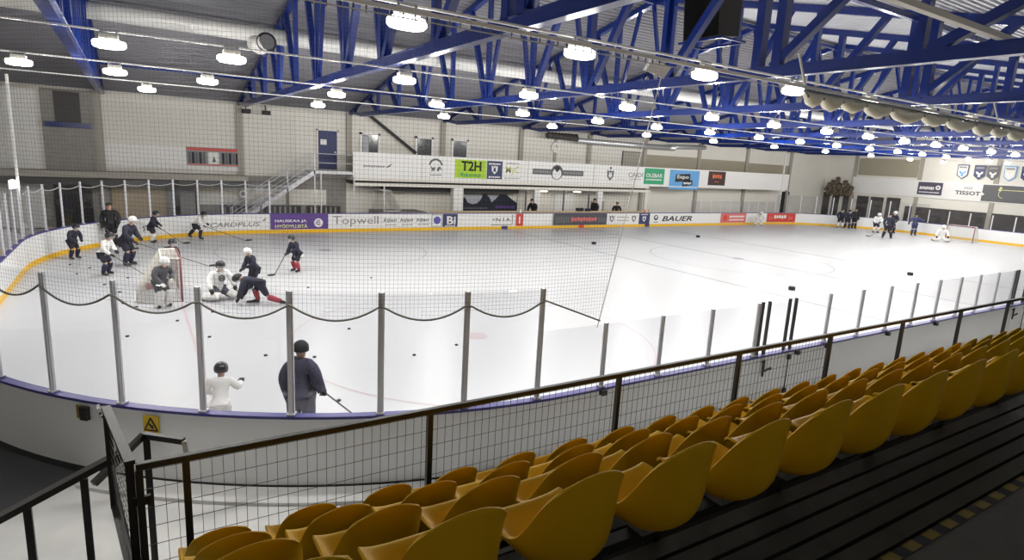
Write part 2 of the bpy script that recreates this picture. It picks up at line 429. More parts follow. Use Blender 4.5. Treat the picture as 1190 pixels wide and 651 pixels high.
for k in range(9):
    glass_panel(sx(near_x[k + 1]), sx(near_x[k]), 2.04, 'low clear glass panel on the near boards, %s one beyond the first rink gate' % nth(k + 1), 'low glass panels along the near boards')
for x, w, which in ((9.86, .83, 'the first, with a long lever handle'), (21.4, .9, 'the far one at the right edge')):
    t = thing('rink_gate', 'rink gate in the near boards, twin dark posts, %s' % which, 'gate', (x, YN, 0))
    for px in (-.1, .1, w - .1, w + .1):
        MB().bar((px, -.05, 1.03), (px, -.05, 2.06), .045, .05).build('gate_post', 'rail', t)
    MB().box(.12, w - .12, -.05, -.04, 1.04, 2.0).build('pane', 'glass', t)
    MB().box(0, w, -.1, -.085, .05, .98).build('gate_leaf', 'board', t)
    h = MB(); h.bar((.04, -.14, .62), (.04, -.14, .95), .03, .03); h.bar((.04, -.14, .72), (.22, -.18, .78), .03, .03); h.bar((.04, -.09, .9), (.04, -.15, .9), .03, .03)
    h.build('handle', 'black', t)
    for z in (.15, .85):
        MB().box(w - .03, w + .05, -.14, -.1, z, z + .1).build('hinge', 'black', t)
    MB().bar((w + .01, -.115, .2), (w + .01, -.115, .86), .014, .014).build('hinge_rod', 'black', t)
def sfar(x): return QA + (YF - YN - 2 * RC) + QA + (x - XL - RC)
fx = [37.0 + 1.2 * i for i in range(10)]
for k in range(9):
    glass_panel(sfar(fx[k]), sfar(fx[k + 1]), 1.95, 'low clear glass panel on the far boards, %s one right of the benches' % nth(k + 1), 'low glass panels right of the far benches')
s0 = sfar(47.8)
sR = [s0 + 1.48 * i for i in range(22)]
for k in range(20):
    zz = 2.55 if k < 9 else 2.1
    glass_panel(sR[k], sR[k + 1], zz, '%s glass panel round the far right end of the rink, %s one from its corner' % ('tall' if k < 9 else 'lower', nth(k + 1 if k < 9 else k - 8)), 'glass panels round the far end of the rink')

# ---------------------------------------------------------------- safety net hung round the left end
NT = 5.9
nsE = 37.6                                # where it ends on the far side
def net_pt(s, off=.085): return rink(s, off)
def hem(s):
    if s < .62: return 2.03 + (2.5 - 2.03) * max(0, (s + .6)) / 1.22
    f = ((s - .62) / NS) % 1.0
    return 2.5 - .2 * 4 * f * (1 - f) * (1.0 if s < 14 else .5)
t = thing('safety_net', 'large grey safety net hung above the glass round the left end of the rink', 'net', (0, 0, 0))
nb = MB(); RN = .0012
def strand(pts, r=RN):
    nb.tube(pts, r, n=3, cap=False)
S_LEFT = -1.2
s = S_LEFT; CELL = .052
tops = lambda s: NT if s > -.6 else NT
while s < nsE:
    x, y = net_pt(s)
    if s < -.36:   # slanting free edge: its foot is drawn to the left
        zb = 2.0 + (5.8 - 2.0) * (-.36 - s) / .84
    else: zb = hem(s)
    strand([(x, y, zb), (x, y, NT)])
    s += CELL
z = 2.05
while z < NT:
    a = -.36 - .84 * max(0, (z - 2.0) / 3.8)
    pts = []
    for s in stops(a, nsE, .4):
        if z >= hem(s) - .02: pts.append((*net_pt(s), z))
        else:
            if len(pts) > 1: strand(pts)
            pts = []
    if len(pts) > 1: strand(pts)
    z += CELL
nb.build('netting', 'net', t, fixn=False)
hb = MB().tube([(*net_pt(s, .088), hem(s)) for s in stops(-.4, 12, .09)], .014, n=6)
o = hb.build('lower_rope', 'rope', t, smooth=True)
hb = MB().tube([(*net_pt(s, .088), hem(s)) for s in stops(23.5, nsE, .09)], .016, n=6)
o = hb.build('far_lower_rope', 'paleRope', t, smooth=True); o['label'] = 'pale lower rope on the far side'
x0, y0 = net_pt(-1.2); x1, y1 = net_pt(-.36)
MB().tube([(x0, y0, 5.8), (x1, y1, 2.0)], .008, n=5).build('edge_rope', 'paleRope', t)
# track along the near side carrying the net and the gathered part of it
t = thing('net_track', 'pale steel track and cable running along the hall that carries the net', 'track', (0, 0, 0))
MB().bar((-7.5, 6.66, 5.98), (30, 6.66, 5.84), .03, .05).build('track', 'white', t)
MB().tube([(-7.5, 6.60, 5.88), (30, 6.60, 5.76)], .008, n=5).build('cable', 'steel', t)
rb = MB()
for i in range(55):
    x = -1 + .14 * i; rb.bar((x, 6.66, 5.96), (x, 6.66, 5.84), .012, .012)
rb.build('hook', 'black', t)['kind'] = 'stuff'
for x in (10.15, 18.2, 26.3):
    MB().bar((x, 6.66, 5.85), (x, 6.9, 6.5), .05, .02).build('hanger', 'housing', t)
MB().tube([(10.1, 6.66, 5.85), (24, 6.66, 5.81)], .03, n=6).build('rod', 'rope', t)
t = thing('gathered_net', 'cream bundle of gathered net hanging in swags under the track at upper right', 'net', (0, 0, 0))
sw = [10.15, 10.63, 11.27, 12.07, 13.04, 14.35, 15.45, 16.83, 17.76, 18.78, 19.87, 21.0, 22.2]
for i in range(len(sw) - 1):
    a, b = sw[i], sw[i + 1]; w = b - a; m = MB(); n = 12; P = []
    dep = .19 + .02 * math.sin(i * 2.1)
    for j in range(n + 1):
        f = j / n; d = dep * (4 * f * (1 - f)) ** .9 + .05
        for dy, dz in ((-.03, 0), (-.12, -.45 * d), (-.08, -.9 * d), (0, -d), (.08, -.9 * d), (.12, -.45 * d), (.03, 0)):
            P.append((a + w * f, 6.66 + dy * (.4 + d * 2), 5.83 - .005 * i + dz + .012 * math.sin(9 * f + dy * 40)))
    F = [(j * 7 + q, j * 7 + q + 1, (j + 1) * 7 + q + 1, (j + 1) * 7 + q) for j in range(n) for q in range(6)]
    F += [(j * 7 + 6, j * 7, (j + 1) * 7, (j + 1) * 7 + 6) for j in range(n)]
    F += [tuple(range(7)), tuple(range(n * 7, n * 7 + 7))[::-1]]
    m.add(P, F); m.build('swag', 'cream', t, smooth=True)
    MB().tube([(a, 6.66, 5.86), (a, 6.6, 5.74)], .02, n=5).build('tie', 'rope', t)
# ---------------------------------------------------------------- roof trusses
ZC = 6.3
def make_truss():
    t = thing('roof_truss', 'x', 'roof truss', (0, 0, 0))
    MB().box(-.1, .1, 0.2, 34.3, ZC, ZC + .022).box(-.1, .1, .2, 34.3, ZC + .2, ZC + .222).box(-.085, .085, .2, 34.3, ZC + .02, ZC + .2).build('bottom_chord', 'blue', t)
    for a, b in ((-1.0, 17.8), (36.2, 17.8)):
        MB().bar((0, a, zr(a) + .05), (0, b, zr(b) + .05), .2, .2).build('top_chord', 'blue', t)
    MB().bar((0, 34.25, ZC + .1), (0, 36.1, 6.62), .16, .16).build('end_strut', 'blue', t)
    MB().bar((0, .3, ZC + .1), (0, -1.0, 6.42), .16, .16).build('end_strut', 'blue', t)
    nodes = [2.5, 5.4, 8.3, 11.2, 14.1, 17.0, 19.9, 22.8, 25.7, 28.6, 31.5]
    for y in nodes:
        w = .2 if y in (8.3, 2.5, 14.1) else .15
        if y == 8.3:
            for dy in (-.27, .2): MB().bar((0, y + dy, ZC + .2), (0, y + dy, zr(y + dy)), .2, .2, up=(0, 1, 0)).build('vertical', 'blue', t)
        else:
            MB().bar((0, y, ZC + .2), (0, y, zr(y)), w, w, up=(0, 1, 0)).build('vertical', 'blue', t)
        s = -1 if y < 17.8 else 1
        yt = y + s * (1.95 if s < 0 else 1.45)
        if -1 < yt < 36: MB().bar((0, y + s * .16, ZC + .2), (0, yt, zr(yt)), .17, .17).build('diagonal', 'blue', t)
        if y in (17.0, 14.1, 19.9, 25.7):
            yt = y - s * 1.1; MB().bar((0, y - s * .14, ZC + .2), (0, yt, zr(yt)), .11, .12).build('diagonal', 'blue', t)
    return t
tx = [-.97 + 6.07 * k for k in range(10)]
names = ['leftmost blue roof truss, seen through the net over the left end'] + ['blue steel roof truss, %s one from the left end of the hall' % nth(i + 1) for i in range(1, 10)]
names[1] = 'blue roof truss whose bottom chord rises steeply to the top edge left of centre'
names[2] = 'blue steel roof truss crossing the whole upper picture just behind the hanging black loudspeaker'
tr = make_truss()
for i, x in enumerate(tx):
    o = tr if i == 0 else dup(tr)
    o.location = (x, 0, 0); tag(o, names[i], 'roof truss', 'blue roof trusses across the hall')
# longitudinal bracing tubes between the trusses
for i, (y, z) in enumerate(((8.3, zr(8.3) - .1), (17.8, zr(17.8) - .1), (25.7, zr(25.7) - .1), (31.5, zr(31.5) - .1))):
    o = MB().bar((tx[0], y, z), (59.5, y, z), .12, .14).build('roof_purlin', 'blue')
    tag(o, 'blue roof purlin running the length of the hall over the trusses, %s from the seats' % nth(i + 1), 'purlin', 'blue roof purlins')

# ---------------------------------------------------------------- air duct, nozzles, wall duct
t = thing('air_duct', 'long white round air duct running through the trusses above the ice', 'air duct', (0, 24.2, 8.28))
MB().tube([(-8.5, 0, 0), (59, 0, 0)], .27, n=20).build('duct_pipe', 'duct', t, smooth=True)
for i in range(23):
    MB().tube([(-7 + 3 * i, 0, 0), (-6.96 + 3 * i, 0, 0)], .285, n=20).build('joint_ring', 'spiral', t)
for x in (4.0, 19.6):
    MB().tube([(x, 0, -.1), (x, -.12, -.35), (x + .08, -.55, -.45), (x + .2, -1.0, -.38)], [.25, .28, .30, .28], n=18).build('elbow', 'duct', t, smooth=True)
    q = MB().lathe((x + .22, -1.02, -.38), [(.27, -.02), (.33, 0), (.33, .06), (.25, .06)], 22, 'y'); q.build('nozzle_rim', 'black', t)
    q = MB().lathe((x + .22, -1.06, -.38), [(.25, 0), (.23, .02), (.08, .05)], 18, 'y'); q.build('nozzle_core', 'ink', t)
t = thing('wall_duct', 'shiny spiral duct lying along the far wall above the signs', 'air duct', (27.4, 35.3, 5.98))
MB().tube([(0, 0, 0), (9.3, 0, -.03)], .2, n=18).build('duct_pipe', 'spiral', t, smooth=True)
MB().tube([(9.3, 0, -.03), (9.8, 0, .0), (10.0, 0, .1), (13.5, 0, .22)], [.2, .26, .2, .17], n=16).build('duct_branch', 'spiral', t, smooth=True)
gr = MB()
for i in range(9): gr.tube([(-2.6 + .3 * i, 0, .2), (-2.5 + .3 * i, 0, .2)], .24, n=14)
gr.tube([(-2.7, 0, .2), (0, 0, .1)], .19, n=14); gr.build('duct_coil', 'darkwall', t)

# ---------------------------------------------------------------- cable trays and lamps
rows = [(7.7, [.3, 3.1, 5.9, 8.7, 11.3, 14.1, 16.9, 19.2, 21.4, 24.2]),
        (13.5, [-.2, 1.8, 5.4, 8.8, 12.2, 15.8, 19.0, 22.2, 25.1, 28.0, 30.8, 33.5, 36.6, 39.6, 42.6, 45.6, 48.6, 51.6]),
        (18.9, [-2.1, -.2, 1.9, 5.4, 8.7, 12.1, 15.6, 18.8, 22.1, 25.6, 28.9, 32.2, 35.5, 38.6, 41.6, 44.8, 48, 51.2, 54.4]),
        (24.2, [.6, 6.2, 11.5, 17.2, 23.4, 28.7, 34.4, 40, 45.8, 51.5, 57])]
rowname = ['nearest', 'second', 'third', 'fourth']
for i, (y, xs) in enumerate(rows):
    o = MB().bar((-8, y + .02, 6.26), (59.5, y + .02, 6.26), .045, .03)
    tag(o.build('cable_tray', 'duct'), 'pale cable tray along the ceiling above the %s row of lamps' % rowname[i], 'cable tray', 'cable trays of the lamp rows')
o = MB().bar((-8, 4.25, 6.56), (59, 4.25, 6.56), .1, .08).build('cable_tray', 'housing')
tag(o, 'pale cable tray over the seats cutting the upper right corner of the picture', 'cable tray', 'cable trays of the lamp rows')
def rr(w, d, r, n=5):
    out = []
    for cx, cy, a in ((w / 2 - r, d / 2 - r, 0), (-w / 2 + r, d / 2 - r, 90), (-w / 2 + r, -d / 2 + r, 180), (w / 2 - r, -d / 2 + r, 270)):
        for j in range(n): 
            t = math.radians(a + 90 * j / (n - 1)); out.append((cx + r * math.cos(t), cy + r * math.sin(t)))
    return out
def make_lamp():
    t = thing('ceiling_lamp', 'x', 'ceiling lamp')
    m = MB(); P = []; n = 20
    for sc, z in ((.9, .09), (1.0, .07), (1.0, .0), (.88, -.03), (.6, -.045)):
        P += [(u * sc, v * sc, z) for u, v in rr(.52, .28, .13)]
    F = [(i * n + j, i * n + (j + 1) % n, (i + 1) * n + (j + 1) % n, (i + 1) * n + j) for i in range(4) for j in range(n)] + [tuple(range(n)), tuple(range(4 * n, 5 * n))[::-1]]
    m.add(P, F); m.build('lens', 'lens', t, smooth=True)
    MB().box(-.15, .15, -.11, .11, .1, .2).build('ballast_box', 'housing', t, bevel=.02)
    for s in (-1, 1): MB().bar((s * .12, 0, .19), (s * .12, 0, .26), .03, .03).build('bracket', 'steel', t)
    return t
lp = make_lamp(); first = True
for i, (y, xs) in enumerate(rows):
    for j, x in enumerate(xs):
        o = lp if first else dup(lp); first = False
        o.location = (x, y, 6.0)
        tag(o, 'glowing ceiling lamp in the %s lamp row from the seats, %s from the left end' % (rowname[i], nth(j + 1)), 'ceiling lamp', 'ceiling lamps over the ice')
        ln_ = 'lamp_light_%s' % rowname[i]; la = bpy.data.lights.get(ln_)
        if la is None:
            la = bpy.data.lights.new(ln_, 'AREA' if i == 0 else 'POINT'); la.color = (1, .965, .90)
            if i == 0: la.shape = 'RECTANGLE'; la.size = .5; la.size_y = .28; la.energy = 40; la.spread = math.radians(118)
            else: la.energy = (0, 118, 195, 330)[i]; la.shadow_soft_size = .14
        lo = bpy.data.objects.new('lamp_light', la); COL.objects.link(lo); lo.parent = o; lo.location = (0, 0, -.06 if i == 0 else -.2)
# small wall spotlights high on the far wall
for i, (x, z, nm) in enumerate(((5.4, 6.15, 'left'), (6.4, 6.15, 'right'))):
    t = thing('spotlight', 'small dark spotlight under the roof by the far wall, the %s one of the pair' % nm, 'spotlight', (x, 35.9, z))
    MB().box(-.2, .2, -.3, .1, -.1, .12).build('spot_head', 'black', t, bevel=.02)
    MB().bar((0, 0, .1), (0, .2, .42), .05, .05).build('arm', 'black', t)

# ---------------------------------------------------------------- hanging loudspeaker, junction box
t = thing('loudspeaker', 'big black loudspeaker cabinet hanging from the roof at the top of the picture', 'loudspeaker', (11.85, 10.65, 7.45))
m = MB(); m.add([(-.1, -.55, 0), (-.1, .55, 0), (.7, .45, .12), (.7, -.45, .12), (-.25, -.55, 1.5), (-.25, .55, 1.5), (.7, .45, 1.5), (.7, -.45, 1.5)],
      [(0, 1, 2, 3), (4, 7, 6, 5), (0, 4, 5, 1), (1, 5, 6, 2), (2, 6, 7, 3), (3, 7, 4, 0)]); m.build('cabinet', 'spkside', t)
MB().add([(-.12, -.51, .04), (-.12, .51, .04), (-.27, .51, 1.46), (-.27, -.51, 1.46), (-.10, -.51, .04), (-.10, .51, .04), (-.25, .51, 1.46), (-.25, -.51, 1.46)],
         [(0, 1, 2, 3), (4, 7, 6, 5), (0, 4, 5, 1), (1, 5, 6, 2), (2, 6, 7, 3), (3, 7, 4, 0)]).build('front_grille', 'spk', t)
MB().bar((-.14, -.64, -.03), (-.14, .64, -.03), .05, .05).bar((.72, -.64, -.03), (.72, .64, -.03), .05, .05).bar((-.14, -.64, -.03), (.72, -.64, -.03), .05, .05).bar((-.14, .64, -.03), (.72, .64, -.03), .05, .05).build('shelf_frame', 'blue', t)
for y in (-.5, .5): MB().bar((.3, y, 1.5), (.3, y, 2.2), .04, .04).build('hanger_rod', 'blue', t)
t = thing('floodlight', 'pale grey square floodlight clamped under the net track above centre', 'floodlight', (6.75, 6.86, 5.84))
q = MB(); q.add([(-.2, -.06, .1), (.2, -.06, .03), (.14, .02, -.13), (-.24, .02, -.06), (-.2, .0, .12), (.2, .0, .05), (.14, .08, -.11), (-.24, .08, -.04)],
      [(0, 1, 2, 3), (4, 7, 6, 5), (0, 4, 5, 1), (1, 5, 6, 2), (2, 6, 7, 3), (3, 7, 4, 0)]); q.build('lamp_body', 'white', t)
MB().bar((0, 0, .06), (0, -.19, .1), .03, .03).build('clamp', 'steel', t)

# ---------------------------------------------------------------- stand: treads, platform behind
rowy = [(.985, 1.90, 2.58), (1.90, 2.55, 2.225), (2.55, 3.2, 1.875), (3.2, 4.3, 1.52)]
SX0, SX1 = -.22, 32
for i, (y0, y1, z) in enumerate(rowy):
    struct(MB().box(SX0, SX1, y0, y1, z - .5, z - .03).build('floor_tread_base_%d' % i, 'gap'))
    m = MB(); y = y0 + .01; w = .1
    while y + w <= y1 + .02: m.box(SX0, SX1, y, min(y + w, y1), z - .03, z); y += .124
    struct(m.build('floor_tread_%d' % i, 'plank'))
struct(MB().box(SX0, SX1, 4.25, 4.32, 0, 1.5).build('wall_stand_front', 'plank'))
struct(MB().box(SX0 - .06, SX0, -1, 4.3, 0, 1.5).build('wall_stand_side', 'plank'))
struct(MB().box(SX0, SX1, WN, .985, 2.4, 2.93).build('floor_walkway', 'standfloor'))
hz = thing('hazard_tape', 'worn yellow and black hazard tape along the walkway edge at lower right', 'tape', (SX0, .985, 2.93))
m = MB(); i = 0; x = 0
while x < 20:
    m.box(x, x + .085, -.045, .003, -.0, .003); m.box(x, x + .085, -.002, .004, -.05, .003); x += .165
m.build('tape_print', 'tapeY', hz)['kind'] = 'stuff'
MB().box(0, 20, -.05, .002, -.052, .0015).build('black_base', 'black', hz)

# ---------------------------------------------------------------- seats
def seat_shell():
    mid = [(-.03, .785), (-.03, .755), (-.03, .69), (-.027, .61), (-.02, .53), (-.006, .46), (.022, .405), (.065, .362), (.12, .338), (.19, .33), (.27, .335), (.35, .36), (.42, .395), (.452, .40), (.462, .38)]
    rim = [(.130, -.005, .737), (.146, .012, .718), (.159, .036, .688), (.168, .066, .645), (.176, .096, .595), (.182, .126, .545), (.187, .155, .498), (.191, .185, .462), (.194, .22, .44), (.196, .265, .43), (.198, .32, .428), (.199, .37, .43), (.199, .42, .43), (.197, .445, .425), (.194, .455, .40)]
    nu, nv = 25, len(mid) - 1; P = []
    for j in range(nv + 1):
        p_ = 2.3 + .12 * j
        for i in range(nu):
            u = math.sin((-1 + 2 * i / (nu - 1)) * PI / 2); a = abs(u) ** p_
            yy = mid[j][0] * (1 - a) + rim[j][1] * a; zz = mid[j][1] * (1 - a) + rim[j][2] * a
            P.append((u * rim[j][0], yy, zz))
    F = [(j * nu + i, j * nu + i + 1, (j + 1) * nu + i + 1, (j + 1) * nu + i) for j in range(nv) for i in range(nu - 1)]
    return P, F
def make_seat():
    t = thing('stadium_seat', 'x', 'seat')
    P, F = seat_shell(); m = MB().add(P, F); o = m.build('seat_shell', 'seat', t, smooth=True, fixn=True)
    so = o.modifiers.new('solid', 'SOLIDIFY'); so.thickness = .014; so.offset = 0
    sb = o.modifiers.new('sub', 'SUBSURF'); sb.levels = 1; sb.render_levels = 2
    b = MB(); b.bar((0, .2, .326), (0, .2, .29), .1, .14); b.build('bracket', 'steel', t)
    return t
seat0 = make_seat(); first = True
rowlab = ['back', 'third', 'second', 'front']
ybk = [1.41, 2.07, 2.70, 3.345]; cnt = [12, 15, 19, 24]
for r in range(4):
    for k in range(cnt[r]):
        o = seat0 if first else dup(seat0); first = False
        o.location = (.305 + .5 * k, ybk[r] + .035, rowy[r][2]); 
        tag(o, 'yellow plastic seat in the %s row, %s seat from the gate end' % (rowlab[r], nth(k + 1)), 'seat', 'yellow stadium seats')
    o = thing('seat_beam', None, None, (0, ybk[r] + .035, rowy[r][2]))
    MB().box(-.1, 11.9, .17, .23, .245, .29).build('beam', 'black', o)
    for q in range(12): MB().bar((.1 + 1.0 * q, .22, .265), (.1 + 1.0 * q, .40, .24), .05, .05).bar((.1 + 1.0 * q, .40, .26), (.1 + 1.0 * q, .42, -.03), .05, .05, up=(0, 1, 0)).build('leg', 'black', o)
    tag(o, 'grey steel beam carrying the seats of the %s row' % rowlab[r], 'beam', 'seat beams')

# ---------------------------------------------------------------- railing in front of the first row
YR, ZR = 4.2, 2.375
t = thing('stand_railing', 'long dark railing with wire mesh in front of the first seat row', 'railing', (0, YR, 0))
MB().box(-.09, 30, -.025, .025, ZR - .045, ZR).build('top_rail', 'rail', t, bevel=.006)
MB().box(-.09, 30, -.012, .012, 1.56, 1.585).build('bottom_rail', 'rail', t)
px = [-.075, .19, 1.95, 4.0, 5.85, 7.71, 9.6, 11.5, 13.4, 15.3, 17.2, 19.1, 21.0, 23.0, 25.0, 27.0, 29.0]
for x in px:
    MB().box(x - .022, x + .022, -.022, .022, 1.45, ZR - .045).build('post', 'rail', t)
for a, b in zip([px[0]] + px[2:-1], px[2:]):
    m = MB(); n = max(2, round((b - a) / .07))
    for i in range(1, n):
        x = a + (b - a) * i / n; m.bar((x, .0, 1.58), (x, .0, ZR - .03), .0032, .0032)
    for z in (1.64, 1.775, 1.91, 2.045, 2.18, 2.315): m.bar((a, .003, z), (b, .003, z), .0032, .0032)
    if b < 8: m.build('wire_mesh', 'wire', t)
# gate leaf swung open towards the rink
t = thing('mesh_gate', 'dark mesh gate leaf swung open at the left end of the railing', 'gate', (-.12, YR + .02, 0))
d = Vector((-.15, 1.0, 0))
def gp(a, z): return (d.x * a, d.y * a, z)
for a in (.03, 1.0): MB().bar(gp(a, 1.25 if a < .5 else 1.55), gp(a, ZR), .05, .05).build('stile', 'rail', t)
MB().bar(gp(.0, ZR), gp(1.03, ZR), .06, .03).build('top_bar', 'rail', t)
MB().bar(gp(.03, 1.27), gp(1.0, 1.57), .05, .03).build('bottom_bar', 'rail', t)
m = MB()
for i in range(1, 14):
    a = .03 + .97 * i / 14; m.bar(gp(a, 1.27 + .3 * (a - .03)), gp(a, ZR), .003, .003)
for i in range(1, 12):
    z = 1.6 + .075 * i; m.bar(gp(.03, min(z, ZR - .02)), gp(1.0, min(z, ZR - .02)), .003, .003)
m.build('wire_mesh', 'wire', t)
m = MB(); m.bar(gp(.05, 1.5), gp(.95, 1.9), .012, .1); m.build('kick_plate', 'rail', t)
h = MB(); h.bar(gp(.0, 1.5), (.1, 0, 1.5), .03, .06); h.bar(gp(.0, 2.1), (.1, 0, 2.1), .03, .06); h.build('hinge', 'black', t)
# handrails of the steps down to the corridor
t = thing('handrail', 'broad dark handrail sloping down to the left on three posts at lower left', 'handrail', (0, 0, 0))
m = MB(); m.bar((-.16, 5.35, 1.95), (-1.5, 5.35, 1.36), .09, .05); m.build('rail', 'rail', t)
for x in (-.46, -.82, -1.3): MB().bar((x, 5.35, 1.95 + (x + .16) * .44 - .04), (x, 5.35, -.05), .05, .05, up=(0, 1, 0)).build('post', 'rail', t)
MB().bar((-.85, 5.35, 1.15), (-1.6, 5.35, .9), .05, .04).build('lower_rail', 'rail', t)
t = thing('handrail', 'short angled dark handrail on one post behind the open gate, below the warning sign', 'handrail', (0, 0, 0))
m = MB(); m.bar((-.42, 5.62, 1.58), (-.05, 5.93, 1.8), .05, .05); m.bar((-.05, 5.93, 1.8), (.25, 5.66, 1.8), .05, .05); m.build('rail', 'rail', t)
MB().bar((-.03, 5.9, 1.78), (-.03, 5.9, -.05), .055, .055, up=(0, 1, 0)).build('post', 'rail', t)
MB().bar((.25, 5.66, 1.8), (.27, 5.64, 1.62), .04, .04).build('end_cap', 'white', t)
# floor: darker area with its own outline at the end of the corridor
struct(MB().prism([(-8, 2), (-1.91, 7.95), (-1.09, 8.76), (-.72, 9.12)] + [rink(q * .5, .095) for q in range(14, 27)] + [(-8, 15)], lambda u, v, t: (u, v, t), -.05, -.03).build('floor_dark_area', 'darkmatte'))
# fittings on the outside of the boards
def on_board(s, z, off=.1):
    x, y = rink(s, off); x2, y2 = rink(s + .05, off); return Vector((x, y, z)), math.atan2(y2 - y, x2 - x) + PI
def s_of(x, y):
    return min((((rink(s)[0] - x) ** 2 + (rink(s)[1] - y) ** 2), s) for s in [i * .02 - 12 for i in range(3200)])[1]
s = s_of(.03, 8.5); p, a = on_board(s, .8)
t = thing('warning_sign', 'small yellow warning sign with black triangle on the outside of the boards', 'sign', p, a)
MB().box(-.11, .11, -.008, .0, -.14, .13).build('plate', 'tapeY', t)
t.children[0].data.materials[0] = mat('sign_yellow', (.72, .48, .03), .5)
m = MB()
for q in range(3):
    A = [(-.09, -.07), (.09, -.07), (0, .10)]; u = A[q]; v = A[(q + 1) % 3]
    m.bar((u[0], -.011, u[1]), (v[0], -.011, v[1]), .018, .004, up=(0, 1, 0))
m.bar((-.025, -.011, .02), (.03, -.011, -.045), .022, .004, up=(0, 1, 0)); m.bar((.0, -.011, -.03), (.035, -.011, .0), .014, .004, up=(0, 1, 0)); m.bar((-.05, -.011, -.105), (.05, -.011, -.105), .02, .004, up=(0, 1, 0))
m.build('pictogram', 'black', t)
s = s_of(-.71, 9.15); p, a = on_board(s, .86)
t = thing('latch_box', 'dark latch box with a yellow edge under the cap rail near the open gate', 'latch', p, a)
MB().box(-.02, .09, -.06, 0, -.1, .08).build('box_body', 'black', t); MB().box(-.11, -.03, -.02, 0, -.1, .08).build('edge_plate', 'tapeY', t)
s = s_of(-.48, 8.95); p, a = on_board(s, .92)
t = thing('cable_bundle', 'white and black cable end hanging over the cap rail beside the gate', 'cable', p, a)
MB().tube([(-.05, -.02, .08), (-.03, -.05, .03), (.03, -.06, .06), (.05, -.05, -.02), (.0, -.05, -.06)], .018, n=6).build('white_cable', 'white', t)
MB().box(-.02, .05, -.05, 0, -.08, -.02).build('clip', 'black', t)
for i, x in enumerate((5.95, 10.95, 12.0, 14.4, 16.7)):
    o = MB().box(x - .045, x + .045, YN - .17, YN - .09, .92, 1.0).build('cap_bracket', 'black')
    tag(o, 'small black bracket outside the near boards under a glass post, %s from left' % nth(i + 1), 'bracket', 'black brackets on the near boards')
# ---------------------------------------------------------------- printed adverts and signs
def rect(u0, u1, v0, v1): return [(u0, v0), (u1, v0), (u1, v1), (u0, v1)]
def disc(u, v, r, n=22, e=1.0): return [(u + r * math.cos(2 * PI * i / n), v + e * r * math.sin(2 * PI * i / n)) for i in range(n)]
def annulus(u, v, r0, r1, a0=0, a1=360, n=18, e=1.0):
    A = [math.radians(a0 + (a1 - a0) * i / n) for i in range(n + 1)]
    return [(u + r1 * math.cos(a), v + e * r1 * math.sin(a)) for a in A] + [(u + r0 * math.cos(a), v + e * r0 * math.sin(a)) for a in A[::-1]]
def fB(u, v, t): return (u, YF - .016 - t, v)
def fP(u, v, t): return (u, YP - .062 - t, v)
def fW(u, v, t): return (u, WF - .125 - t, v)
def fA(s, v, t): return (*rink(s, -.016 - t), v)
def fE(u, v, t): return (WE - .102 - t, u, v)
def advert(name, label, fn, box, bg, items=(), cat='advert', segs=1, group=None):
    """items: ('t', text, u0,u1,v0,v1, material[, shear]) or ('p', part name, polygon, material)"""
    u0, u1, v0, v1 = box
    t = thing(name, label, cat, (0, 0, 0), 0, group)
    m = MB()
    for i in range(segs):
        a = u0 + (u1 - u0) * i / segs; b = u0 + (u1 - u0) * (i + 1) / segs
        m.prism(rect(a, b, v0, v1), fn, 0, .006)
    m.build('backing', bg, t)
    f2 = lambda u, v, d: fn(u, v, d + .0065)
    f3 = lambda u, v, d: fn(u, v, d + .011)
    for it in items:
        if it[0] == 't': text_mesh(it[1], 'lettering', it[6], t, f3, it[2], it[3], it[4], it[5], shear=it[7] if len(it) > 7 else 0, bold=it[8] if len(it) > 8 else .012)
        elif it[0] == 'p': MB().prism(it[2], f2, 0, .004).build(it[1], it[3], t)
        elif it[0] == 'q': MB().prism(it[2], f3, 0, .005).build(it[1], it[3], t)
        else: MB().prism(it[2], lambda u, v, d: fn(u, v, d + .0165), 0, .004).build(it[1], it[3], t)
    return t
def squiggle(u0, u1, v0, v1, m, n=7, nm='small_print'):
    """blocks that stand for print too small to read in the photo"""
    mb = MB(); w = (u1 - u0) / n
    return [('p', nm, rect(u0 + w * i + w * .1, u0 + w * (i + .86), v0 + (v1 - v0) * (.12 if i % 3 else 0), v1 - (v1 - v0) * (.1 if i % 2 else 0)), m) for i in range(n)]
# -- boards, left to right
s0 = s_of(.0, 31.15)
advert('board_advert', 'white board advert with black letters half hidden behind dark players, far left curve', fA, (s0 - .8, s0 + 1.6, .2, .97), 'white', [('t', 'STO', s0 + .1, s0 + .62, .42, .66, 'inkblack')], segs=6)
s0 = s_of(3.08, 32.35); s1 = s_of(5.45, 32.7)
advert('board_advert', 'white board advert with wide grey capitals and an arrow left of the purple one', fA, (s0 - .9, s1 + .32, .2, .97), 'white',
       [('t', 'CARDPLUS', s0, s1 - .05, .36, .60, 'inklight', .2), ('p', 'arrow', [(s1 + .02, .62), (s1 + .2, .66), (s1 + .26, .8), (s1 + .16, .73)], 'ink')], segs=8)
advert('board_advert', 'purple board advert with two lines of white letters and a white disc', fB, (5.9, 8.84, .19, 1.0), 'purple',
       [('t', 'HAUSKAA JA', 6.12, 7.72, .52, .70, 'white', 0, .03), ('t', 'HYÖDYLLISTÄ', 6.12, 7.76, .25, .47, 'paleyellow', 0, .03), ('p', 'disc', disc(8.33, .52, .235), 'white'), ('q', 'disc_mark', annulus(8.33, .52, .09, .13, 40, 330), 'purple'), ('r', 'disc_bar', rect(8.25, 8.42, .505, .545), 'purple')])
advert('board_advert', 'white board advert with one big thin grey word right of the purple advert', fB, (8.86, 11.8, .2, .97), 'white', [('t', 'Topwell', 9.1, 11.66, .28, .87, 'inklight', 0, .0)])
it = []
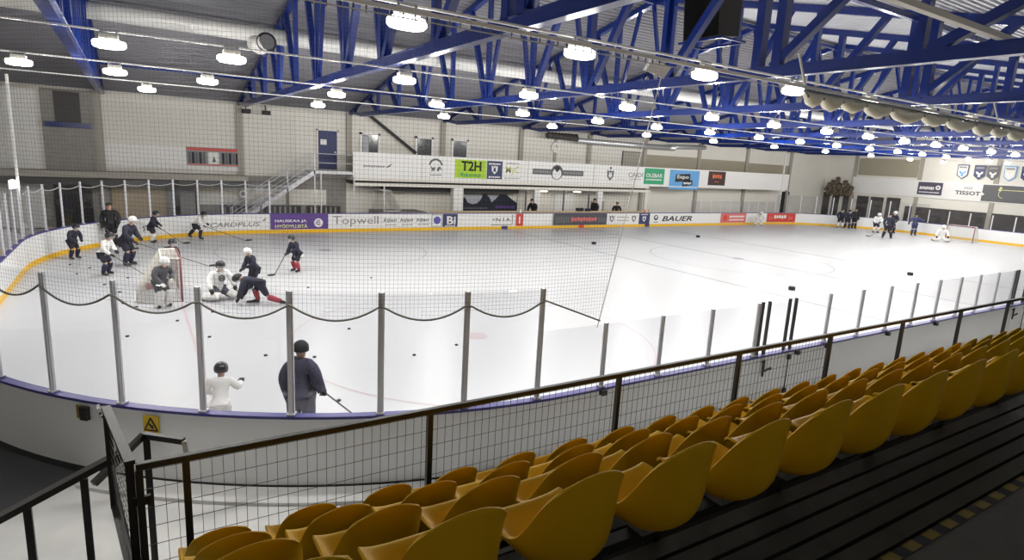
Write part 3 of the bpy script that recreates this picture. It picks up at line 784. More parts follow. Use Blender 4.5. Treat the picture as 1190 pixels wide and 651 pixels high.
for u in (11.95, 12.95, 13.95):
    it += [('t', 'kijan', u, u + .8, .48, .74, 'ink', .25)] + squiggle(u + .1, u + .8, .33, .39, 'inklight', 5)
advert('board_advert', 'white board advert with the same slanted dark word three times', fB, (11.82, 14.88, .2, .97), 'white', it)
advert('board_advert', 'white square board advert with a blue ringed disc', fB, (14.9, 15.64, .2, .97), 'white', [('p', 'border', rect(14.92, 15.62, .22, .95), 'inklight'), ('q', 'border_field', rect(14.96, 15.58, .26, .92), 'white'), ('r', 'disc', disc(15.28, .6, .23), 'blueviolet')])
bt = advert('board_advert', 'dark blue grey board advert with two big white letters', fB, (15.66, 16.64, .2, .97), 'navy', [('t', 'Bi', 15.92, 16.52, .32, .84, 'white', 0, .03)] + squiggle(15.8, 16.5, .22, .28, 'white', 5))
advert('board_advert', 'wide white board advert ending in spaced dark letters inside a grey frame corner', fB, (16.66, 20.75, .2, .97), 'white',
       [('t', '<N I A', 19.1, 20.4, .50, .72, 'inkblack', 0, .005), ('p', 'frame_line', rect(20.55, 20.6, .28, .92), 'ink'), ('p', 'frame_line', rect(19.0, 20.6, .26, .3), 'ink')])
advert('board_advert', 'narrow red board advert beside the near blue line', fB, (20.85, 21.4, .19, .97), 'red', squiggle(21.06, 21.2, .35, .8, 'white', 1))
advert('board_advert', 'plain white board panel right of the narrow red advert', fB, (21.42, 23.8, .2, .97), 'white', [('p', 'edge_line', rect(23.7, 23.75, .2, .97), 'inklight')])
advert('board_advert', 'long charcoal board advert with dull red lettering below the benches', fB, (23.82, 28.5, .19, .98), 'jgrey',
       squiggle(25.3, 27.6, .42, .72, 'redpale', 9) + squiggle(24.0, 25.2, .3, .8, 'ink', 6) + squiggle(27.7, 28.4, .35, .7, 'ink', 4))
def crest(u, v, h, m, m2):
    w = h * .42
    return [('p', 'crest', [(u - w, v + h * .5), (u - w * .3, v + h * .38), (u, v + h * .55), (u + w * .3, v + h * .38), (u + w, v + h * .5), (u + w * .9, v - h * .1), (u, v - h * .5), (u - w * .9, v - h * .1)], m),
            ('q', 'crest_face', disc(u, v, h * .2, 14), m2), ('r', 'crest_bar', rect(u - w * .5, u + w * .5, v + h * .2, v + h * .28), m2)]
advert('board_advert', 'white board advert with two grey crests either side of small print', fB, (28.55, 31.6, .2, .97), 'white',
       crest(28.98, .58, .5, 'ink', 'white') + crest(31.1, .58, .5, 'ink', 'white') + squiggle(29.5, 30.6, .66, .74, 'inklight', 7) + squiggle(29.5, 30.6, .44, .52, 'inklight', 7))
advert('board_advert', 'small dark grey square board advert with a pale crest at the far blue line', fB, (31.62, 32.7, .19, .98), 'navy', crest(32.15, .56, .42, 'white', 'navy') + squiggle(31.8, 32.5, .86, .93, 'white', 5))
advert('board_advert', 'long white board advert with slanted dark capitals and a round mark before them', fB, (32.72, 40.6, .2, .97), 'white',
       [('t', 'BAUER', 34.0, 37.3, .38, .78, 'inkblack', .25, .02), ('p', 'round_mark', disc(33.35, .66, .22, 20, .9), 'inkblack'), ('q', 'mark_slash', [(33.3, .8), (33.46, .76), (33.4, .58), (33.24, .62)], 'white'), ('p', 'mark_base', rect(33.1, 33.6, .3, .36), 'inklight')])
advert('board_advert', 'red board advert with white print left of the small sitting goalkeeper', fB, (40.7, 43.9, .2, .97), 'redpale', squiggle(41.8, 43.7, .62, .78, 'white', 8) + squiggle(41.8, 43.7, .36, .5, 'white', 8) + [('p', 'mark', disc(41.25, .6, .25), 'red')])
advert('board_advert', 'plain white board panel behind the small sitting goalkeeper', fB, (43.95, 46.7, .2, .97), 'white')
s0 = sfar(46.75)
advert('board_advert', 'red board advert with white print at the far right corner of the boards', fA, (s0, s0 + 3.6, .2, .97), 'red', squiggle(s0 + 1.0, s0 + 2.6, .5, .8, 'white', 5) + squiggle(s0 + .3, s0 + .8, .4, .7, 'redpale', 2) + squiggle(s0 + 2.8, s0 + 3.3, .4, .7, 'redpale', 2), segs=8)
# -- gallery parapet, left to right
advert('gallery_sign', 'white sign at the left gallery end with faint print and an arrow', fP, (11.0, 15.0, 3.0, 4.3), 'white',
       squiggle(11.4, 12.7, 3.5, 3.62, 'inklight', 9) + [('p', 'arrow', [(12.72, 3.5), (12.95, 3.54), (13.2, 3.8), (12.98, 3.68)], 'ink')])
advert('gallery_sign', 'white sign with a dark arch over two small running horses', fP, (15.1, 17.2, 3.0, 4.3), 'white',
       [('p', 'arch', annulus(15.98, 3.72, .36, .48, 10, 170), 'ink'), ('p', 'horse', [(15.6, 3.75), (15.8, 3.62), (15.98, 3.7), (15.9, 3.5), (15.95, 3.38), (15.8, 3.48), (15.7, 3.34), (15.7, 3.55)], 'ink'), ('p', 'horse', [(16.05, 3.45), (16.1, 3.65), (16.28, 3.72), (16.42, 3.5), (16.34, 3.5), (16.28, 3.6), (16.18, 3.42)], 'ink'), ('p', 'base_line', rect(15.6, 16.4, 3.16, 3.22), 'inklight')])
advert('gallery_sign', 'lime green gallery sign with big dark letters', fP, (17.3, 19.58, 3.06, 4.22), 'lime',
       [('t', 'T2H', 17.75, 19.2, 3.52, 4.14, 'inkblack', 0, .03), ('t', 'Rakennus', 17.72, 19.2, 3.14, 3.42, 'green', 0, .01)])
advert('gallery_sign', 'navy gallery sign with a white crest next to the lime green sign', fP, (19.62, 20.78, 3.06, 4.22), 'navy', crest(20.2, 3.64, .55, 'white', 'navy') + squiggle(19.75, 20.65, 3.98, 4.08, 'white', 6) + squiggle(19.75, 20.65, 3.14, 3.24, 'white', 6))
advert('gallery_sign', 'white gallery sign with pale yellow letters right of the navy crest sign', fP, (20.82, 22.38, 3.04, 4.24), 'white', [('t', 'MyC', 21.05, 22.15, 3.35, 3.95, 'paleyellow', 0, .01)] + squiggle(21.1, 22.1, 4.08, 4.15, 'inklight', 7) + squiggle(20.95, 22.2, 3.12, 3.18, 'inklight', 8))
advert('gallery_sign', 'white team sign with dark lettered bars either side of a round crest', fP, (22.92, 28.0, 3.02, 4.3), 'white',
       [('p', 'bar', rect(23.2, 24.75, 3.48, 3.86), 'ink'), ('p', 'bar', rect(25.75, 27.6, 3.46, 3.84), 'ink')] + [('q',) + i[1:] for i in squiggle(23.3, 24.7, 3.58, 3.76, 'inklight', 8) + squiggle(25.85, 27.5, 3.56, 3.74, 'inklight', 8)] +
       [('p', 'crest_ring', disc(25.25, 3.66, .52), 'ink'), ('q', 'crest_field', disc(25.25, 3.56, .38), 'white'), ('r', 'crest_top', [(24.95, 3.98), (25.25, 4.12), (25.55, 3.98), (25.25, 3.66)], 'inkblack')])
advert('gallery_sign', 'white sign with a crowned grey crest and small dark letters left of the green sign', fP, (28.7, 33.5, 3.02, 4.3), 'white',
       crest(30.15, 3.6, .8, 'ink', 'white') + [('p', 'crown', disc(30.15, 4.15, .1), 'ink'), ('p', 'frame', rect(30.9, 31.7, 3.34, 3.36), 'inklight'), ('t', 'CAIDI', 31.95, 33.42, 3.55, 3.9, 'ink', 0, -.005)] + squiggle(32.1, 33.3, 3.36, 3.42, 'inklight', 7))
advert('gallery_sign', 'green gallery sign with white capitals', fP, (33.58, 35.75, 3.06, 4.28), 'green', [('t', 'OLEBAR', 33.78, 35.55, 3.58, 3.9, 'white', 0, .03)] + squiggle(33.8, 35.5, 3.36, 3.46, 'white', 9))
advert('gallery_sign', 'bright blue gallery sign with a white word on tilted black blocks, hanging lower', fP, (36.35, 39.8, 2.72, 4.26), 'sky',
       [('p', 'block', [(37.0, 3.3), (38.75, 3.42), (38.7, 4.0), (37.05, 3.92)], 'inkblack'), ('p', 'block', [(37.85, 2.95), (39.05, 3.1), (39.0, 3.5), (37.9, 3.42)], 'inkblack'), ('t', 'Expo', 37.2, 38.55, 3.5, 3.88, 'white', 0, .03)] + [('q',) + i[1:] for i in squiggle(38.0, 38.9, 3.14, 3.32, 'white', 5)])
advert('gallery_sign', 'dark maroon gallery sign with orange lettering', fP, (40.9, 43.05, 3.14, 4.3), 'maroon', squiggle(41.4, 42.6, 3.72, 4.05, 'orange', 4, 'orange_print') + squiggle(41.75, 42.3, 3.4, 3.47, 'orange', 4))
# -- long board at the left of the far wall
it = [('p', 'red_header', rect(2.5, 5.0, 3.98, 4.13), 'red')]
for i in range(5): it.append(('p', 'portrait', rect(2.56 + .17 * i, 2.69 + .17 * i, 3.3, 3.9), 'jdark' if i % 2 else 'ink'))
for i in range(5): it.append(('p', 'portrait', rect(4.16 + .17 * i, 4.29 + .17 * i, 3.32, 3.9), 'ink' if i % 2 else 'jdark'))
it += [('p', 'emblem', rect(3.5, 4.02, 3.3, 3.92), 'white'), ('q', 'emblem_mark', [(3.68, 3.4), (3.88, 3.4), (3.78, 3.72)], 'ink'), ('p', 'footer', rect(2.5, 5.0, 3.22, 3.28), 'redpale')]
advert('team_poster', 'team poster with red header and dark portraits on the long white board', fW, (2.48, 5.02, 3.2, 4.15), 'inklight', it, cat='poster')
# -- end wall
advert('end_wall_sign', 'dark violet grey sign with white print and disc on the end wall', lambda u, v, t: fE(27.4 - u, v, t), (0, 2.0, 3.25, 4.36), 'violetgrey', squiggle(.15, 1.35, 3.7, 3.98, 'white', 8) + squiggle(.15, 1.8, 3.42, 3.52, 'white', 11) + [('p', 'disc', disc(1.65, 3.92, .2), 'white'), ('q', 'disc_dot', disc(1.65, 3.92, .08), 'purple')])
t = advert('end_wall_sign', 'white sign with spaced dark capitals in two lines on the end wall', lambda u, v, t: fE(24.5 - u, v, t), (0, 2.05, 3.2, 4.3), 'white', [('t', 'IXO', .75, 1.35, 3.95, 4.15, 'inklight'), ('t', 'TISSOT', .12, 2.0, 3.46, 3.80, 'ink', 0, .03)])
advert('end_wall_banner', 'long dark banner with yellow marks at the right edge of the end wall', lambda u, v, t: fE(22.4 - u, v, t), (0, 4.5, 3.05, 4.42), 'ink',
       [('p', 'torn_edge', [(0, 3.5), (.2, 3.6), (.05, 3.75), (0, 3.75)], 'white'), ('p', 'rink_outline', annulus(1.5, 3.72, .32, .36, 90, 270), 'paleyellow'), ('p', 'line', rect(1.5, 3.2, 4.02, 4.07), 'paleyellow'), ('p', 'line', rect(3.2, 3.25, 3.2, 4.07), 'paleyellow')] + [('p', 'yellow_mark', disc(u, v, .1, 12), 'paleyellow') for u, v in ((1.25, 4.2), (1.2, 4.05), (3.35, 4.15), (3.5, 3.8), (3.4, 3.3), (3.75, 4.1))])
for i, (y, m) in enumerate(((24.1, 'white'), (22.85, 'navy'), (21.9, 'ink'), (20.75, 'sky'), (19.6, 'navy'))):
    t = thing('shield_pennant', ['pale shield pennant hung on the end wall, leftmost of the five', 'dark blue shield pennant, second of those on the end wall', 'small dark grey shield pennant, middle one on the end wall', 'light blue shield pennant, fourth of those on the end wall', 'dark blue shield pennant on the end wall at the right edge'][i], 'pennant', (WE - .12, y, 5.4))
    f = lambda u, v, d: (-.02 - d, -u, v)
    sh = lambda s: [(-.42 * s, .6 * s), (.42 * s, .6 * s), (.40 * s, -.3 * s), (0, -.62 * s), (-.40 * s, -.3 * s)]
    MB().prism(sh(1), f, 0, .012).build('field', 'navy' if m == 'white' else m, t)
    MB().prism(sh(.86), f, .012, .016).build('inner_field', 'white' if m == 'white' else 'wall_low' if m == 'sky' else m, t)
    MB().prism(rect(-.3, .3, .3, .44), f, .016, .021).build('bar', 'inklight', t)
    MB().prism(annulus(0, .05, .12, .26, 180, 360), f, .016, .021).build('emblem', 'white' if m != 'white' else 'sky', t)
    MB().prism(disc(0, -.3, .1), f, .016, .021).build('dot', 'white' if m != 'white' else 'sky', t)

# ---------------------------------------------------------------- doors, windows, clock and things along the far wall
d = struct(MB().box(9.28, 10.36, WF - .06, WF - .02, 3.24, 5.45).build('door_1', 'doorblue'))
MB().box(9.4, 9.75, WF - .075, WF - .06, 4.65, 4.95).build('door_notice', 'white', d); MB().box(10.2, 10.28, WF - .13, WF - .06, 4.2, 4.3).build('door_handle', 'steel', d)
struct(MB().box(9.18, 9.28, WF - .08, WF, 3.24, 5.52).box(10.36, 10.46, WF - .08, WF, 3.24, 5.52).box(9.18, 10.46, WF - .08, WF, 5.45, 5.54).build('trim_130', 'wall_low'))
for i, (x0, x1) in enumerate(((11.86, 12.86), (15.42, 16.4), (17.95, 18.93))):
    w = struct(MB().box(x0, x1, WF - .04, WF - .01, 4.0, 5.38).build('window_%d' % (i + 1), 'winglass'))
    fr = MB()
    for a, b in ((x0 - .14, x0), (x1, x1 + .14)): fr.box(a, b, WF - .1, WF, 3.9, 5.5)
    fr.box(x0 - .14, x1 + .14, WF - .1, WF, 5.38, 5.52); fr.build('window_frame', 'white', w)
    if i == 0: MB().box(x0 + .06, x0 + .42, WF - .055, WF - .04, 4.0, 5.25).build('blind', 'winpale', w)
t = thing('wall_clock', 'round white wall clock on a pilaster above the team sign', 'clock', (26.18, WF - .02, 5.4))
MB().box(-.14, .14, -.02, .0, -1.1, .95).build('back_strip', 'pilaster', t)
MB().lathe((0, -.06, 0), [(.36, .04), (.38, 0), (.36, -.06), (.34, -.06)], 24, 'y').build('clock_case', 'white', t, smooth=False)
MB().lathe((0, -.13, 0), [(.30, 0), (.30, -.006)], 24, 'y').build('clock_face', 'wall_low', t)
m = MB(); m.bar((0, -.142, 0), (.14, -.142, .1), .03, .01, up=(0, 1, 0)); m.bar((0, -.142, 0), (-.02, -.142, .24), .02, .01, up=(0, 1, 0)); m.build('clock_hand', 'black', t)
o = MB().bar((12.0, 36.1, 6.7), (15.3, 36.1, 4.45), .14, .16); o = o.build('roof_brace', 'black'); tag(o, 'dark diagonal brace running down the far wall between two windows', 'brace')
q = MB().box(32.75, 35.0, WF - .06, WF - .02, 4.36, 5.42); t = q.build('wall_hatch', 'pilaster'); tag(t, 'framed grey hatch on the far wall above the green sign', 'hatch')
f = MB().box(32.68, 32.75, WF - .08, WF, 4.3, 5.5); f.box(35.0, 35.22, WF - .1, WF, 4.3, 5.8); f.box(32.68, 35.0, WF - .08, WF, 5.42, 5.48); f.build('hatch_frame', 'ink', t)
for i, (x, z0, z1) in enumerate(((51.0, -.05, 6.1),)):
    o = MB().bar((x, YP - .1, z0), (x, YP - .1, z1), .12, .12).build('standpipe', 'white'); tag(o, 'thin white standpipe in front of the right end of the parapet', 'pipe')
# staircase from the floor up to the gallery door
t = thing('steel_staircase', 'grey steel staircase with landing leading up to the dark blue door', 'staircase', (0, 0, 0))
A = Vector((4.3, YP, 0)); B = Vector((8.7, YP, 3.14))
for dy in (0, 1.1): MB().bar(A + Vector((0, dy, .1)), B + Vector((0, dy, 0)), .06, .22).build('stringer', 'post', t)
for i in range(16):
    f = (i + .5) / 16; p = A.lerp(B, f); MB().box(p.x - .13, p.x + .13, YP + .03, YP + 1.07, p.z + .06, p.z + .09).build('tread', 'post', t)
MB().box(8.6, 10.9, YP, WF - .1, 3.04, 3.2).build('landing', 'post', t)
for dy in (0, 1.1):
    for h in (.5, 1.0):
        MB().tube([A + Vector((0, dy, h + .1)), B + Vector((0, dy, h)), (B.x + (2.2 if dy == 0 else .1), YP + dy, B.z + h)], .022, n=6).build('handrail', 'post', t)
for x, z0, z1 in ((4.4, .1, 1.15), (5.8, 1.0, 2.2), (7.2, 2.0, 3.2), (8.65, 0, 4.15), (9.0, 0, 3.1), (10.88, 0, 4.15)):
    MB().bar((x, YP, z0), (x, YP, z1), .06, .06, up=(0, 1, 0)).build('post', 'post', t)
# below the gallery
def tb(name, label, cat, box, m, group=None, bevel=0):
    o = MB().box(*box).build(name, m, bevel=bevel); return tag(o, label, cat, group)
for i, (x, w, m, nm) in enumerate(((12.75, .07, 'white', 'thin white'), (17.7, .7, 'white', 'broad white'), (22.9, .07, 'ink', 'thin dark'), (23.85, .5, 'white', 'white'), (26.15, .1, 'ink', 'dark'), (28.45, .1, 'ink', 'black'), (29.5, .45, 'white', 'white'), (34.2, .3, 'wall_low', 'cream'))):
    tb('gallery_column', '%s column under the gallery, %s one from the staircase' % (nm, nth(i + 1)), 'column', (x - w / 2, x + w / 2, YP + .1, YP + .1 + max(.08, w * .6), -.05, 2.45), m, 'columns under the gallery')
# benches partition behind the far boards
t = thing('team_bench', 'long beige topped bench partition behind the far boards', 'bench', (15.3, 33.7, 0))
MB().box(0, 18, 0, .06, 0, 1.06).build('partition', 'beige', t); MB().box(0, 18, .1, .5, .4, .45).build('seat_board', 'beige', t)
for i in range(10): MB().box(.4 + 1.9 * i, .46 + 1.9 * i, .15, .45, -.05, .4).build('leg', 'ink', t)
t = advert('team_banner', 'large dark navy picture banner with white waves behind the benches', lambda u, v, d: (u, WF - .3 - d, v), (18.4, 23.0, .5, 1.95), 'jdark',
           [('p', 'white_wave', [(18.45, 1.93), (20.2, 1.93), (20.0, 1.55), (19.75, 1.35), (19.4, 1.28), (19.05, 1.4), (18.85, 1.7)], 'winpale'), ('p', 'white_wave', [(20.5, 1.93), (21.5, 1.93), (21.2, 1.65), (20.9, 1.42), (20.75, 1.7)], 'winpale'), ('p', 'white_wave', [(22.1, 1.93), (22.95, 1.93), (22.95, 1.4), (22.6, 1.6)], 'wall_low')] + squiggle(18.6, 20.6, .95, 1.08, 'ink', 9) + squiggle(21.2, 22.8, 1.0, 1.2, 'purple', 7), cat='banner')
tb('wall_cabinet', 'long dark shelf hung under the gallery beside the stored goal', 'shelf', (12.9, 22.6, YP + .6, YP + 1.2, 2.1, 2.4), 'black')
tb('wall_door', 'pale door with a small dark mark under the team sign', 'door', (26.4, 28.2, WF - .1, WF - .05, -.05, 2.15), 'white')
tb('wall_door_panel', 'white sheet screen beside the dark clothed person at the benches', 'screen', (24.6, 25.9, WF - .3, WF - .25, -.05, 2.2), 'wall_low')
for i, (x, nm) in enumerate(((24.6, 'left'), (27.6, 'right'))):
    t = thing('strip_lamp', 'small lit strip lamp under the gallery below the team sign, the %s one' % nm, 'lamp', (x, YP + .5, 2.33))
    MB().box(-.4, .4, -.06, .06, 0, .06).build('case', 'housing', t); MB().box(-.3, .3, -.05, .05, -.05, 0).build('tube', 'lens', t)
tb('notice_board', 'grey notice board on the wall behind the benches', 'notice board', (29.9, 31.15, WF - .12, WF - .06, .75, 1.58), 'pilaster')
tb('equipment_bag', 'black equipment bag on the bench partition below the pale door', 'bag', (26.5, 27.1, 33.55, 33.8, 1.06, 1.28), 'black', bevel=.06)
tb('equipment_bag', 'dark equipment bag right of another on the bench partition', 'bag', (27.3, 27.8, 33.55, 33.8, 1.06, 1.24), 'jdark', bevel=.06)
for i, (x, m, l) in enumerate(((32.2, 'orange', 'orange bottle standing on the far boards at the blue line'), (32.6, 'beige', 'tan bottle standing beside an orange one on the far boards'), (21.2, 'white', 'white bottle standing on the boards above the narrow red advert'))):
    b = MB().lathe((0, 0, 0), [(.06, 0), (.065, .02), (.065, .17), (.03, .22), (.03, .27)], 12).build('drink_bottle', m, smooth=True); b.location = (x, YF + .05, 1.03); tag(b, l, 'bottle')
# left corner below the ledge
tb('tan_door', 'tan door in the far wall behind the standing coach', 'door', (-.9, 1.4, WF - .1, WF - .05, -.05, 2.1), 'tan')
tb('dark_doorway', 'dark doorway in the far left corner behind the glass', 'doorway', (-3.2, -1.7, WF - .2, WF - .06, -.05, 2.3), 'black')
tb('dark_post', 'dark post under the ledge right of the tan door', 'post', (1.75, 2.0, YP + .2, YP + .4, -.05, 2.5), 'black')
tb('dark_post', 'thinner dark post under the ledge left of the staircase', 'post', (2.7, 2.85, YP + .2, YP + .35, -.05, 2.5), 'black')
for i in range(3):
    t = thing('wall_heater', 'low dark heater along the far wall below the staircase, %s from the left' % nth(i + 1), 'heater', (4.0 + 2.3 * i, WF - .1, .2), 0, 'low dark wall heaters')
    MB().box(0, 1.9, -.12, 0, .35, .9).build('body', 'darkwall', t)
    for j in range(6): MB().box(.15 + .28 * j, .25 + .28 * j, -.14, -.12, .4, .85).build('fin', 'greywall', t)
for i in range(3):
    tb('wall_panel', 'pale wall panel under the left ledge, %s from the corner' % nth(i + 1), 'panel', (3.0 + 2.3 * i, 5.1 + 2.3 * i, WF - .1, WF - .05, 1.15, 2.05), 'wall_low', 'pale wall panels under the ledge')
t = thing('wall_notice', 'small white round notice on the wall left of the staircase', 'sign', (5.15, WF - .25, 1.75)); MB().lathe((0, 0, 0), [(.22, 0), (.22, -.02)], 20, 'y').build('disc', 'white', t); MB().lathe((0, -.021, 0), [(.12, 0), (.12, -.004)], 20, 'y').build('mark', 'inklight', t)
t = thing('exit_lamp', 'small bright white lamp on a post behind the left end glass', 'lamp', (-3.45, 26.9, 2.64)); MB().box(-.06, .06, -.35, .35, -.12, .12).build('lamp_face', 'lens', t); MB().box(-.12, -.06, -.38, .38, -.15, .15).build('lamp_case', 'white', t)
t.children[0].data.materials[0] = mat('dim_lens', (1, 1, 1), .4, emit=(1, 1, 1), estr=1.5)
o = MB().bar((-3.36, 26.95, -.05), (-3.36, 26.95, 6.3), .08, .08).build('net_post', 'white'); tag(o, 'tall pale post behind the left end boards holding the net', 'post')
t = thing('net_tangle', 'dark brown tangle of bundled netting hung high in the far right corner', 'netting', (WE - .62, 34.9, 3.6))
random.seed(3)
for i in range(9):
    m = MB(); y = -1.6 + 2.3 * i / 8; pts = [(random.uniform(-.15, .15), y + random.uniform(-.25, .25), -1.0 + .28 * j) for j in range(int(random.uniform(4, 8.5 - abs(y) * 1.8)))]
    m.tube(pts, [.12 + random.uniform(0, .16) for _ in pts], n=7); m.build('bundle', 'foliage', t, smooth=True)
# ---------------------------------------------------------------- goals
def fill(mb, a, b, c, d, n, m, r=.0035):
    a, b, c, d = map(Vector, (a, b, c, d))
    for i in range(n + 1):
        f = i / n; mb.tube([a.lerp(b, f), d.lerp(c, f)], r, n=3, cap=False)
    for i in range(m + 1):
        f = i / m; mb.tube([a.lerp(d, f), b.lerp(c, f)], r, n=3, cap=False)
def goal(loc, rz, label, pipe='goalred', dense=24, r=.007):
    t = thing('hockey_goal', label, 'goal', loc, rz)
    W, H, D1, D0 = .915, 1.22, .45, 1.12
    for s in (-1, 1): MB().tube([(0, s * W, 0), (0, s * W, H)], .03, n=10).build('goal_post', pipe, t, smooth=True)
    MB().tube([(0, -W, H), (0, W, H)], .03, n=10).build('crossbar', pipe, t, smooth=True)
    MB().tube([(0, -W, .03), (-D0 + .25, -W, .03), (-D0, -W + .3, .03), (-D0, W - .3, .03), (-D0 + .25, W, .03), (0, W, .03)], .025, n=8).build('base_frame', 'white', t, smooth=True)
    MB().tube([(0, -W, H), (-D1, -W + .05, H), (-D1, W - .05, H), (0, W, H)], .022, n=8).build('top_frame', 'white', t, smooth=True)
    m = MB()
    for s in (-1, 1): fill(m, (0, s * W, .03), (0, s * W, H), (-D1, s * W, H), (-D0, s * W, .03), dense, dense - 4, r)
    fill(m, (-D1, -W, H), (-D1, W, H), (-D0, W, .03), (-D0, -W, .03), dense + 10, dense, r)
    fill(m, (0, -W, H), (0, W, H), (-D1, W, H), (-D1, -W, H), dense + 10, 8, r)
    m.build('goal_netting', 'goalnet', t, fixn=False)
    return t
g = goal((1.0, 19.62, 0), 0, 'hockey goal seen from the side at the left end with pale netting')
MB().box(-.86, -.68, -.95, -.93, .40, .58).build('net_badge', 'redfaint', g)
goal((53.6, 20.7, 0), PI, 'small hockey goal at the far right end beside a sitting goalkeeper', dense=14)
goal((12.45, 34.9, .98), PI, 'stored hockey goal standing on a dark chest under the gallery', pipe='white', dense=14)
tb('storage_chest', 'dark storage chest under the stored goal below the gallery', 'chest', (12.2, 15.2, 33.85, 35.9, -.05, .95), 'greywall')

# ---------------------------------------------------------------- people
def skin(name, V, E, Rr, m, parent, lvl=1):
    me = bpy.data.meshes.new(name); me.from_pydata([tuple(v) for v in V], E, []); me.materials.append(M[m] if isinstance(m, str) else m)
    o = bpy.data.objects.new(name, me); COL.objects.link(o)
    sk = o.modifiers.new('skin', 'SKIN'); sk.use_smooth_shade = True; sk.branch_smoothing = .4
    lay = me.skin_vertices[0].data
    for i, r in enumerate(Rr): lay[i].radius = (r, r); lay[i].use_root = (i == 0)
    su = o.modifiers.new('sub', 'SUBSURF'); su.levels = lvl; su.render_levels = lvl
    o.parent = parent
    return o
POSES = {
 'ready': dict(pe=(0, -.05, .49), wa=(0, -.02, .58), ch=(0, .05, .70), nk=(0, .09, .795), h1=(0, .115, .86), h2=(0, .125, .935),
   sl=(-.12, .05, .765), el=(-.18, .07, .63), wl=(-.06, .20, .55), hl=(-.04, .235, .53), sr=(.12, .05, .765), er=(.185, .06, .62), wr=(.12, .19, .49), hr=(.115, .23, .47),
   pl=(-.06, -.04, .46), kl=(-.095, .045, .27), al=(-.10, -.02, .07), tl=(-.115, .085, .035), pr=(.06, -.04, .46), kr=(.095, .045, .27), ar=(.10, -.02, .07), tr=(.115, .085, .035)),
 'stand': dict(pe=(0, 0, .52), wa=(0, .005, .60), ch=(0, .01, .72), nk=(0, .015, .825), h1=(0, .025, .875), h2=(0, .03, .945),
   sl=(-.125, .005, .79), el=(-.165, -.01, .635), wl=(-.15, .05, .50), hl=(-.14, .075, .465), sr=(.125, .005, .79), er=(.165, -.01, .635), wr=(.15, .05, .50), hr=(.14, .075, .465),
   pl=(-.055, 0, .49), kl=(-.065, .015, .275), al=(-.07, -.01, .06), tl=(-.085, .09, .03), pr=(.055, 0, .49), kr=(.065, .015, .275), ar=(.07, -.01, .06), tr=(.085, .09, .03)),
 'stride': dict(pe=(0, -.03, .46), wa=(0, .02, .54), ch=(0, .11, .64), nk=(0, .18, .72), h1=(0, .22, .775), h2=(0, .25, .845),
   sl=(-.12, .13, .70), el=(-.17, .2, .57), wl=(-.07, .3, .5), hl=(-.05, .335, .48), sr=(.12, .13, .70), er=(.18, .16, .55), wr=(.12, .28, .45), hr=(.115, .32, .43),
   pl=(-.06, -.03, .43), kl=(-.09, -.16, .27), al=(-.11, -.32, .10), tl=(-.125, -.24, .04), pr=(.06, -.02, .43), kr=(.09, .17, .31), ar=(.10, .13, .07), tr=(.11, .24, .035)),
 'butterfly': dict(pe=(0, -.05, .20), wa=(0, -.03, .30), ch=(0, .02, .43), nk=(0, .05, .53), h1=(0, .075, .60), h2=(0, .085, .675),
   sl=(-.13, .02, .495), el=(-.20, .08, .36), wl=(-.20, .2, .25), hl=(-.19, .24, .22), sr=(.13, .02, .495), er=(.21, .07, .36), wr=(.22, .19, .22), hr=(.215, .23, .19),
   pl=(-.06, -.05, .18), kl=(-.14, .16, .07), al=(-.27, .0, .06), tl=(-.33, -.05, .05), pr=(.06, -.05, .18), kr=(.14, .16, .07), ar=(.27, .0, .06), tr=(.33, -.05, .05)),
 'kneel': dict(pe=(0, -.08, .40), wa=(0, .02, .43), ch=(0, .15, .45), nk=(0, .24, .47), h1=(0, .29, .485), h2=(0, .34, .50),
   sl=(-.12, .18, .45), el=(-.16, .22, .28), wl=(-.13, .28, .12), hl=(-.12, .31, .08), sr=(.12, .18, .45), er=(.16, .2, .28), wr=(.13, .26, .12), hr=(.12, .29, .08),
   pl=(-.06, -.10, .38), kl=(-.09, -.24, .15), al=(-.10, -.46, .085), tl=(-.10, -.55, .05), pr=(.06, -.07, .37), kr=(.08, .03, .24), ar=(.09, -.02, .06), tr=(.10, .08, .03)),
 'bend': dict(pe=(0, -.10, .46), wa=(0, -.03, .53), ch=(0, .10, .59), nk=(0, .20, .645), h1=(0, .25, .69), h2=(0, .29, .745),
   sl=(-.13, .12, .61), el=(-.20, .2, .48), wl=(-.16, .33, .42), hl=(-.15, .37, .41), sr=(.13, .12, .61), er=(.20, .18, .46), wr=(.17, .30, .38), hr=(.165, .34, .36),
   pl=(-.07, -.09, .43), kl=(-.12, .05, .26), al=(-.16, -.02, .07), tl=(-.18, .09, .035), pr=(.07, -.09, .43), kr=(.12, .05, .26), ar=(.16, -.02, .07), tr=(.18, .09, .035)),
}
